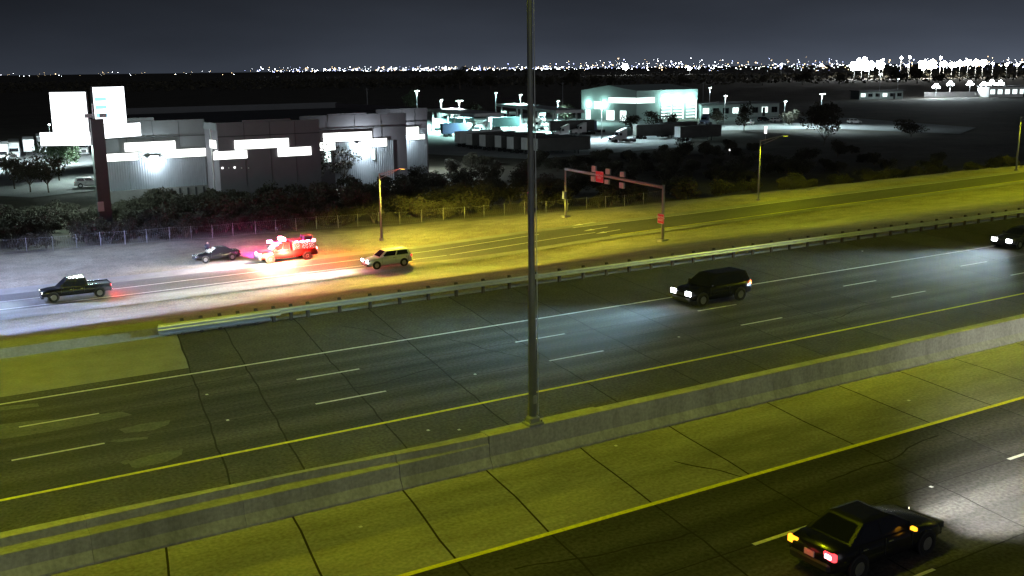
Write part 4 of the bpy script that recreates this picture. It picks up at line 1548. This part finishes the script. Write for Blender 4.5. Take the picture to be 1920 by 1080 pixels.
# horizon floods: pixel x, lamp pixel y, size (lamps swollen to stand in for glare), warm
HF = [(1602, 124, 22, 0), (1616, 120, 34, 0), (1630, 123, 26, 0), (1650, 121, 22, 1), (1656, 112, 5, 1), (1690, 108, 6, 0), (1706, 107, 6, 0), (1703, 123, 5, 0),
      (1733, 122, 26, 1), (1747, 121, 24, 1), (1764, 108, 6, 0), (1770, 120, 14, 0), (1785, 122, 14, 1), (1800, 119, 15, 0), (1815, 117, 15, 1), (1830, 118, 17, 1), (1843, 118, 17, 1), (1862, 119, 6, 0),
      (1888, 121, 7, 1), (1908, 121, 7, 0), (1172, 125, 20, 0), (1293, 128, 11, 0), (1465, 121, 6, 0), (1540, 122, 6, 0)]
for k, (px, py, s, wm) in enumerate(HF):
    dist = 1400.0 if px > 1590 else 2600.0
    p = ray(px, py, dist)
    h = p.z-PLAIN
    t = empty('floodlight_mast', (p.x, p.y, PLAIN), math.atan2(-p.y, -p.x)-math.pi/2)
    tag(t, ('distant floodlight glaring on the horizon at the far right', 'distant floodlight on the middle horizon')[px < 1590], 'floodlight', ('horizon floodlights on the right', 'horizon floodlights in the middle')[px < 1590])
    u = dist/1958.0*s*(.80 if px > 1590 else .6)
    MB().tube([(0, 0, 0), (0, 0, h)], .5, 6, .3).build('mast', M['steel'], t)
    MB().bbox((0, .1, h), (u*.8, .6, u*.25), .2).build('lamp_rack', M['dark'], t)
    for i in range(7):
        a_ = i*math.pi/3+k
        c_ = (0, 0) if i == 6 else (math.cos(a_)*u*.40, math.sin(a_)*u*.34)
        MB().ball((c_[0], .5, h+c_[1]), u*(.30 if i == 6 else .11+.05*(i % 2)), 8, 5).build('flood_lamp', E_['floodw' if wm else 'flood'], t)

# the distant town: far too many lights to count
rc = random.Random(11)
town = {'w': MB(), 'y': MB(), 'b': MB()}


def town_light(px, py, dist, s, kind):
    p = ray(px, py, dist)
    u = dist/1958.0*s
    town[kind].ball((p.x, p.y, p.z), u*.5, 6, 4)


for k in range(1050):
    px = rc.uniform(450, 1920)
    dens = .35+.65*sstep((px-450)/200)
    if rc.random() > dens:
        continue
    base = 134-(px-450)*.0085
    py = base-abs(rc.gauss(0, 3.6))+rc.uniform(-1, 2.5)
    if px > 1050:
        py += rc.choice((0, 0, -7, -12, 3))*rc.random()
    if px > 1330:
        py += rc.choice((0, 0, 6, 10))*rc.random()
    kind = rc.choices('wyb', (6, 2.6, 2.2))[0]
    town_light(px, py, rc.uniform(2300, 5200), rc.choice((.3, .4, .5, .6, .8, 1.0, 1.5)), kind)
for k in range(46):
    px = rc.uniform(0, 450)
    town_light(px, 140-px*.010+rc.uniform(-3, 4), rc.uniform(4000, 6500), rc.choice((.25, .3, .45, .6)), rc.choice('wy'))
for kk, nm in (('w', 'city_w'), ('y', 'city_y'), ('b', 'city_b')):
    o = town[kk].build('distant_town_lights', E_[nm])
    o['kind'] = 'stuff'
    tag(o, {'w': 'white lights of the distant town strung along the horizon', 'y': 'warm lights of the distant town strung along the horizon', 'b': 'blue lights of the distant town strung along the horizon'}[kk], 'town lights')

# dark far wood along the horizon (one mass) and a few separate tree silhouettes in front of the lights
fw = MB()
rw = random.Random(3)
for k in range(5200):
    px = rw.uniform(-60, 1980)
    d = rw.uniform(1100, 2200)
    p = ray(px, 145, d)
    z = PLAIN+abs(rw.gauss(0, 2.6))+.4
    s = rw.uniform(1.5, 3.4)
    u = Vector((rw.gauss(0, 1), rw.gauss(0, 1), rw.gauss(0, .6))).normalized()
    w = u.cross(Vector((rw.gauss(0, 1), rw.gauss(0, 1), rw.gauss(0, 1)))).normalized()
    q = Vector((p.x, p.y, z))
    fw.add([q-u*s, q-w*s*.7, q+u*s, q+w*s*.7], [(0, 1, 2, 3)])
o = fw.build('far_wood', M['leaf'])
o['kind'] = 'stuff'
tag(o, 'dark mass of far brush along the foot of the horizon', 'wood')
ft = crown_mesh('crown', M['leaf'], 700, 7.0, 6.0, 9.0, 1.1, 77, 9)
ftt = tree_mesh(5, 6, 6, 78, .5)
for px, s in ((778, .9), (815, .9), (834, 1.0), (862, 1.5), (897, .9), (920, 1.0), (1001, 1.2), (1030, .8), (1072, 1.2), (1117, .8), (1148, .8), (1285, .8), (1430, .7), (1505, 1.0), (1575, .8), (640, .6), (700, .7), (560, .5), (1685, 1.1), (1720, 1.2), (1760, .8)):
    d = 1050.0
    p = ray(px, 150, d)
    t = empty('horizon_tree', (p.x, p.y, PLAIN), rng.uniform(0, 6))
    t.scale = (s, s, s)
    tag(t, 'dark tree standing against the town lights on the horizon', 'tree', 'trees against the town lights')
    link_copy(ft, 'crown', t)
    link_copy(ftt, 'trunk', t)
# slim utility poles on the dark field
for k, (px, py, h) in enumerate(((689, 200, 10), (1055, 196, 12), (1318, 190, 11))):
    p = at(px, py, PLAIN)
    t = empty('utility_pole', (p.x, p.y, PLAIN), R(20))
    tag(t, ('faint utility pole above the warehouse roof', 'faint utility pole right of the tall pole on the dark field', 'faint utility pole right of the pale green building')[k], 'utility pole')
    MB().tube([(0, 0, 0), (0, 0, h)], .2, 6, .14).build('pole', M['dpole'], t)
    MB().box((0, 0, h-.7), (2.6, .14, .16)).build('crossarm', M['dpole'], t)


# ------------------------------------------------------------------ road vehicles
def wheel(parent, x, y, r, side, w=.24):
    b = MB()
    n = 18
    for yy, rr in ((-w/2, r*.9), (-w/2+.03, r), (w/2-.03, r), (w/2, r*.9), (w/2, r*.62), (-w/2, r*.62)):
        for i in range(n):
            a = 2*math.pi*i/n
            b.v.append((x+rr*math.cos(a), y+yy, r+rr*math.sin(a)))
    for k in range(6):
        for i in range(n):
            j = (i+1) % n
            k2 = (k+1) % 6
            b.f.append((k*n+i, k*n+j, k2*n+j, k2*n+i))
    t = b.build('wheel', M['tyre'], parent, True)
    b = MB()
    b.tube([(x, y-w*.40, r), (x, y+w*.40, r)], r*.61, 16)
    for i in range(5):
        a = 2*math.pi*i/5
        b.box((x+r*.32*math.cos(a), y+side*w*.42, r+r*.32*math.sin(a)), (r*.22, .02, r*.22))
    b.build('rim', M['rim'], t)


def loft(stations, name, m, parent):
    b = MB()
    for x, w, z0, z1 in stations:
        ring = [(-.80*w, z0), (-w*.97, z0+.10), (-w, z0+.5*(z1-z0)), (-.965*w, z1-.10*(z1-z0)), (-.84*w, z1), (.84*w, z1), (.965*w, z1-.10*(z1-z0)), (w, z0+.5*(z1-z0)), (w*.97, z0+.10), (.80*w, z0)]
        b.v += [(x, y, z) for y, z in ring]
    n = 10
    for k in range(len(stations)-1):
        for i in range(n):
            j = (i+1) % n
            b.f.append((k*n+i, k*n+j, (k+1)*n+j, (k+1)*n+i))
    b.f.append(tuple(range(n-1, -1, -1)))
    e = (len(stations)-1)*n
    b.f.append(tuple(e+i for i in range(n)))
    # face orientation: first ring is the rear
    b.f = [tuple(reversed(f)) for f in b.f]
    return b.build(name, m, parent, True)


def cabin(parent, m, xb0, xb1, xt0, xt1, zb, zt, wb_, wt_, split=.45):
    B = [Vector((xb0, -wb_, zb)), Vector((xb1, -wb_, zb)), Vector((xb1, wb_, zb)), Vector((xb0, wb_, zb))]
    T = [Vector((xt0, -wt_, zt)), Vector((xt1, -wt_, zt)), Vector((xt1, wt_, zt)), Vector((xt0, wt_, zt))]
    b = MB()
    # slightly crowned roof
    R2 = [Vector((xt0+.12, -wt_+.14, zt+.05)), Vector((xt1-.12, -wt_+.14, zt+.05)), Vector((xt1-.12, wt_-.14, zt+.05)), Vector((xt0+.12, wt_-.14, zt+.05))]
    b.add(B+T+R2, [(0, 1, 5, 4), (1, 2, 6, 5), (2, 3, 7, 6), (3, 0, 4, 7), (4, 5, 9, 8), (5, 6, 10, 9), (6, 7, 11, 10), (7, 4, 8, 11), (8, 9, 10, 11)])
    b.build('cabin', m, parent)

    def pane(p00, p10, p11, p01, u0, u1, v0, v1, name):
        def bil(u, v):
            return p00.lerp(p10, u).lerp(p01.lerp(p11, u), v)
        q = [bil(u0, v0), bil(u1, v0), bil(u1, v1), bil(u0, v1)]
        n = (q[1]-q[0]).cross(q[3]-q[0]).normalized()
        c = (B[0]+B[2]+T[0]+T[2])/4
        if n.dot(q[0]-c) < 0:
            n = -n
        mb = MB().add([p+n*.012 for p in q]+[p-n*.01 for p in q], [(0, 1, 2, 3), (0, 4, 5, 1), (1, 5, 6, 2), (2, 6, 7, 3), (3, 7, 4, 0)])
        mb.build(name, M['glass'], parent)
    pane(B[1], B[2], T[2], T[1], .07, .93, .10, .92, 'windshield')
    pane(B[0], B[3], T[3], T[0], .08, .92, .16, .90, 'rear_window')
    for i0, i1 in ((0, 1), (3, 2)):
        pane(B[i0], B[i1], T[i1], T[i0], .08, split-.02, .14, .88, 'side_window')
        pane(B[i0], B[i1], T[i1], T[i0], split+.02, .93, .14, .88, 'side_window')


def lampbox(parent, name, c, d, m):
    return MB().bbox(c, d, .03).build(name, m, parent)


def vehicle(name, label, cat, x, y, z, rz, kind, m, head=None, tail='tail', beam=0, tailglow=0, beamcol=(.66, .88, 1.0), tail2=None, slope=0.0):
    t = empty(name, (x, y, z), rz)
    t.rotation_euler = (0, slope, rz)
    tag(t, label, cat)
    if kind == 'sedan':
        L, W, r = 4.7, .90, .33
        st = [(-2.36, .62, .42, .82), (-2.28, .80, .30, .95), (-1.8, .88, .24, 1.0), (-.8, .90, .22, .97), (.6, .90, .22, .95), (1.2, .89, .23, .90), (1.9, .85, .26, .80), (2.22, .77, .32, .70), (2.34, .60, .40, .62)]
        cab = (-1.75, 1.0, -1.0, .15, .94, 1.40, .80, .60, .47)
        wx, hz, tz = (-1.42, 1.40), .66, .82
    elif kind == 'suv':
        L, W, r = 4.8, .95, .37
        st = [(-2.40, .70, .50, 1.0), (-2.34, .88, .36, 1.10), (-1.8, .94, .30, 1.12), (0, .95, .28, 1.10), (1.0, .95, .28, 1.06), (1.8, .92, .32, .98), (2.25, .84, .38, .86), (2.38, .68, .46, .78)]
        cab = (-2.30, 1.15, -2.05, .35, 1.08, 1.68, .86, .70, .50)
        wx, hz, tz = (-1.45, 1.48), .80, 1.0
    else:
        L, W, r = 5.8, 1.0, .40
        st = [(-2.9, .84, .55, 1.05), (-2.84, .97, .48, 1.12), (-1.5, .99, .42, 1.12), (0, 1.0, .42, 1.12), (1.2, 1.0, .42, 1.12), (2.2, .97, .44, 1.06), (2.75, .90, .48, .98), (2.9, .76, .55, .88)]
        cab = (-.95, 1.55, -.80, .75, 1.10, 1.82, .90, .74, .48)
        wx, hz, tz = (-1.85, 1.95), .85, .98
    xf, xr = st[-1][0], st[0][0]
    loft(st, 'body', m, t)
    cabin(t, m, *cab)
    for xx in wx:
        for s in (-1, 1):
            MB().tube([(xx, s*(W-.06), r+.02), (xx, s*(W+.012), r+.02)], r+.06, 18).build('wheel_arch', M['dark'], t)
            wheel(t, xx, s*(W-.08), r, s)
    for s in (-1, 1):
        hl = lampbox(t, 'headlight', (xf-.16, s*(W-.30), hz), (.26, .36, .18), M['dark'])
        MB().bbox((xf-.02 if head == 'head' else xf-.035, s*(W-.31), hz-.01), (.05, .42, .24) if head == 'head' else (.02, .30, .13), .005).build('lens', E_[head] if head else M['white_obj'], hl)
        tm = tail2 if (tail2 and s < 0) else tail
        tl = lampbox(t, 'taillight', (xr+.08, s*(W-.26), tz), (.14, .40, .20), (E_['tail'] if tm == 'tailhot' else E_[tm]) if tm else M['red_sign'])
        if tm == 'tailhot':
            lampbox(tl, 'bulb', (xr+.03, s*(W-.28), tz), (.10, .24, .12), E_['tailhot'])
        lampbox(t, 'mirror', (cab[1]-.35, s*(W+.06), cab[4]+.10), (.14, .20, .14), m)
    MB().bbox((xf-.06, 0, .42), (.22, W*1.5, .22), .05).build('front_bumper', M['dark'], t)
    MB().bbox((xr+.03, 0, .50), (.18, W*1.55, .20), .05).build('rear_bumper', M['dark'] if kind != 'pickup' else M['chrome'], t)
    MB().box((xf-.015, 0, hz-.08), (.05, W*.8, .16)).build('grille', M['dark'], t)
    MB().box((xr-.01, 0, tz-.12), (.04, .34, .16)).build('number_plate', M['white_sign'], t)
    zc_ = (st[3][2]+st[3][3])/2
    for s in (-1, 1):
        for xd in ((cab[0]+.35, (cab[0]+cab[1])/2, cab[1]-.25)):
            MB().box((xd, s*(W+.001), zc_+.10), (.018, .012, (st[3][3]-st[3][2])*.62)).build('door_seam', M['dark'], t)
        for xd in (cab[0]+.55, (cab[0]+cab[1])/2+.2):
            MB().bbox((xd, s*(W+.012), st[3][3]-.14), (.20, .03, .035), .01).build('door_handle', M['chrome'], t)
    if kind == 'pickup':
        MB().box((-1.9, 0, 1.10), (1.85, 1.55, .05)).build('cargo_bed', M['dark'], t)
        for s in (-1, 1):
            MB().bbox((-1.93, s*.90, 1.16), (1.95, .14, .10), .03).build('bed_rail', m, t)
        MB().bbox((-2.84, 0, 1.10), (.08, 1.75, .22), .02).build('tailgate', m, t)
    if beam:
        for s in (-1, 1):
            spot('headlight_beam', (xf+.12, s*(W-.28), hz), (1, 0, -.05), beam, beamcol, 100, 1.0, .06, t, (1.6, 90.0, None, None, (math.cos(rz), math.sin(rz), 0), 9.0))
    if tailglow:
        point('tail_glow', (xr-.25, 0, tz), tailglow, (1, .05, .07), .15, t)
    return t


# westbound car with lit pool ahead of it
vehicle('car', 'dark car with both headlights on in the middle of the far carriageway', 'car', 41.7, 45.25, 0, math.pi, 'suv', M['paint_k'], 'head', 'tailo', 330, 0, (.48, .82, 1.0))
vehicle('car', 'car with glaring headlights cut by the right edge of the picture', 'car', 73.6, 46.2, 0, math.pi, 'sedan', M['paint_g'], 'head', 'tail', 240, 0)
# eastbound vehicle in the bottom right corner
vehicle('sedan_car', 'black car with amber and red tail lights in the bottom right corner', 'car', 22.85, 18.1, 0, 0, 'sedan', M['paint_k'], 'headw', 'amber', 640, 2, (1.0, .97, .88), 'tailhot')
lampbox(bpy.context.scene.objects['sedan_car'], 'mirror_signal', (.55, -1.06, 1.06), (.12, .20, .10), E_['amber'])
# ramp traffic
vehicle('pickup_truck', 'dark pickup with a glowing red tail light at the left on the ramp', 'pickup', 14.7, 98.1, zr(14.7)+.03, math.pi-.02, 'pickup', M['paint_k'], 'headw', 'tailhot', 700, 420, (.62, .86, 1.0))
vehicle('estate_car', 'pale estate car with dark windows passing the first street light', 'car', 43.2, 93.9, zr(43.2)+.03, math.pi-.03, 'suv', M['paint_s'], 'head', 'tailhot', 1000, 60, slope=.011)
vehicle('stopped_car', 'black sedan stopped on the dirt shoulder left of the flashing truck', 'car', 30.4, 108.7, gz(30.4, 108.7)+.02, math.pi, 'sedan', M['paint_k'], None, None)

# emergency truck
et = empty('emergency_truck', (36.2, 103.6, zr(36.2)+.03), math.pi-.02)
tag(et, 'emergency truck with flashing red lights stopped on the ramp shoulder', 'truck')
loft([(-3.1, .95, .50, 1.15), (-3.0, 1.02, .44, 1.2), (-.6, 1.03, .42, 1.2), (1.2, 1.02, .42, 1.2), (2.3, 1.0, .44, 1.12), (2.85, .92, .5, 1.02), (3.05, .78, .58, .9)], 'body', M['paint_r'], et)
cabin(et, M['paint_r'], -.25, 1.75, -.15, .95, 1.18, 1.98, .93, .78, .48)
MB().bbox((-1.75, 0, 1.62), (2.5, 2.0, .95), .06).build('equipment_box', M['paint_r'], et)
for k in range(3):
    for s in (-1, 1):
        MB().box((-2.55+k*.82, s*1.008, 1.6), (.70, .02, .75)).build('locker_door', M['chrome'], et)
MB().bbox((-2.3, 0, 2.3), (.9, 1.3, .35), .05).build('roof_rack', M['dark'], et)
for xx in (-1.95, 2.0):
    for s in (-1, 1):
        MB().tube([(xx, s*.96, .44), (xx, s*1.04, .44)], .49, 18).build('wheel_arch', M['dark'], et)
        wheel(et, xx, s*.93, .42, s)
lb = MB().bbox((.35, 0, 2.10), (.34, 1.45, .12), .03).build('light_bar', M['dark'], et)
for k, m in enumerate(('beacon', 'beaconm', 'takedown', 'beacon')):
    MB().bbox((.35, -.54+k*.36, 2.30), (.46, .34, .34), .08).build('beacon_lens', E_[m], lb)
for s in (-1, 1):
    lampbox(et, 'headlight', (2.90, s*.68, .88), (.26, .36, .26), E_['takedown'])
    lampbox(et, 'taillight', (-3.06, s*.82, 1.05), (.12, .2, .36), E_['beacon'])
    lampbox(et, 'side_beacon', (1.9, s*1.02, 1.0), (.3, .08, .14), E_['takedown'])
    lampbox(et, 'box_beacon', (-2.9, s*.85, 1.98), (.18, .22, .14), E_['beacon'])
    lampbox(et, 'mirror', (1.45, s*1.14, 1.35), (.14, .22, .28), M['dark'])
for s in (-1, 1):  # glowing panels added to widen the overexposed pink flare of the truck
    for k in range(4):
        lampbox(et, 'flare_strip', (-2.7+k*.62, s*1.03, 2.0), (.40, .06, .16), E_[('beaconm', 'beacon', 'beaconm', 'beacon')[k]])
    lampbox(et, 'flare_panel', (1.35, s*.96, 1.95), (.55, .10, .26), E_['beaconm'])
    lampbox(et, 'flare_grille', (3.06, s*.28, .95), (.06, .34, .22), E_['beaconm'])
MB().bbox((3.02, 0, .55), (.22, 1.8, .26), .05).build('front_bumper', M['chrome'], et)
MB().bbox((-3.1, 0, .58), (.2, 1.9, .22), .05).build('rear_bumper', M['chrome'], et)
RED, MAG = (1.0, .06, .03), (1.0, .05, .40)
point('beacon_and_fill', (.4, 0, 2.75), 2600, MAG, .25, et)
spot('beacon_and_fill', (1.6, -1.3, 2.2), (-.12, -.90, -.42), 34000, (1.0, .05, .50), 52, .9, .3, et)  # added spot, throws pink on ground and brush behind in place of glare
spot('beacon_and_fill', (-2.4, -1.3, 2.2), (-.1, -.90, -.42), 20000, (1.0, .04, .20), 52, .9, .3, et)  # second added spot for the pink cast behind the truck
point('beacon_and_fill', (-3.1, 0, 2.6), 3200, RED, .2, et)
point('side_fill', (.4, 1.75, 1.3), 14000, (1.0, .09, .05), .15, et)  # added bare lamp, reddens the road and the truck's near side
point('side_fill', (2.6, 1.6, 1.1), 2600, (1.0, .90, .45), .15, et)  # added bare lamp, overexposes the truck front and the road below
for s in (-1, 1):
    spot('headlight_beam', (3.2, s*.68, .9), (1, -.03, -.06), 5000, (.97, .96, 1.0), 80, .9, .08, et)
spot('takedown_beam', (.8, -.3, 2.3), (1, -.25, -.12), 13000, (.58, .66, 1.0), 100, .9, .1, et)


# ------------------------------------------------------------------ person by the stopped car
def skinned(name, joints, edges, m, parent, sub=1):
    me = bpy.data.meshes.new(name)
    me.from_pydata([j[:3] for j in joints], edges, [])
    o = bpy.data.objects.new(name, me)
    C.objects.link(o)
    sk = o.modifiers.new('skin', 'SKIN')
    for k, j in enumerate(joints):
        me.skin_vertices[0].data[k].radius = (j[3], j[3])
    me.skin_vertices[0].data[0].use_root = True
    sb = o.modifiers.new('sub', 'SUBSURF')
    sb.levels = sub
    sb.render_levels = sub
    dg = bpy.context.evaluated_depsgraph_get()
    new = bpy.data.meshes.new_from_object(o.evaluated_get(dg))
    bpy.data.objects.remove(o)
    new.materials.clear()
    new.materials.append(m)
    new.polygons.foreach_set('use_smooth', [True]*len(new.polygons))
    n = bpy.data.objects.new(name, new)
    C.objects.link(n)
    n.parent = parent
    return n


pe = empty('person', (30.0, 110.5, gz(30.0, 110.5)), R(-90))
tag(pe, 'person in dark clothes standing behind the stopped black sedan', 'person')
J = [(0, 0, .95, .15), (0, 0, 1.15, .16), (.06, 0, 1.38, .17), (.09, 0, 1.50, .075), (.11, 0, 1.56, .065), (.12, 0, 1.66, .095), (.125, 0, 1.74, .085),
     (.05, .19, 1.42, .075), (.10, .25, 1.18, .055), (.30, .22, 1.02, .045), (.38, .20, 1.00, .035),
     (.05, -.19, 1.42, .075), (.08, -.27, 1.16, .055), (.22, -.26, .95, .045), (.28, -.25, .90, .035),
     (0, .10, .88, .11), (.02, .12, .50, .075), (0, .13, .10, .055), (.16, .14, .05, .045),
     (0, -.10, .88, .11), (.01, -.12, .50, .075), (-.03, -.13, .10, .055), (.13, -.15, .05, .045)]
Ed = [(0, 1), (1, 2), (2, 3), (3, 4), (4, 5), (5, 6), (2, 7), (7, 8), (8, 9), (9, 10), (2, 11), (11, 12), (12, 13), (13, 14), (0, 15), (15, 16), (16, 17), (17, 18), (0, 19), (19, 20), (20, 21), (21, 22)]
for hb in (10, 14):
    hx, hy, hz_, _ = J[hb]
    for q in range(4):
        i0 = len(J)
        J += [(hx+.05, hy+(q-1.5)*.022, hz_-.01, .010), (hx+.085-.006*abs(q-1.5), hy+(q-1.5)*.024, hz_-.03, .009)]
        Ed += [(hb, i0), (i0, i0+1)]
    i0 = len(J)
    sgn = -1 if hy > 0 else 1
    J += [(hx+.02, hy+sgn*.045, hz_-.01, .011), (hx+.05, hy+sgn*.055, hz_-.02, .009)]
    Ed += [(hb, i0), (i0, i0+1)]
skinned('body', J, Ed, M['cloth'], pe)
hd = MB().ball((.135, 0, 1.66), .108, 12, 8, 1.2)
hd.ball((.245, 0, 1.64), .018, 6, 4).ball((.225, .04, 1.675), .012, 6, 4).ball((.225, -.04, 1.675), .012, 6, 4).ball((.13, .108, 1.65), .022, 6, 4, 1.5).ball((.13, -.108, 1.65), .022, 6, 4, 1.5)
hd.box((.232, 0, 1.60), (.012, .05, .010))
hd.build('head', M['skin'], pe, True)
MB().ball((.115, 0, 1.70), .113, 12, 6, .95).build('hair', M['dark'], pe, True)

# ------------------------------------------------------------------ parked cars in the lots
PC = [(1407, 235, 'paint_s', 'pale car parked right of the slim dark tree'), (1432, 229, 'paint_g', 'dark car parked left in the lit lot'), (1455, 230, 'white_obj', 'white car in the middle of the lit lot'),
      (1495, 228, 'paint_g', 'dark car parked at the right of the lit lot'), (1602, 233, 'white_obj', 'white vehicle on the lit ground right of the large dark tree'), (168, 352, 'white_obj', 'white van-like car at the foot of the sign column')]
for px, py, m, lab in PC:
    p = at(px, py, PLAIN)
    vehicle('parked_car', lab, 'car', p.x, p.y, PLAIN+.16, R(rng.uniform(-30, 30)), 'suv', M[m], None, None)
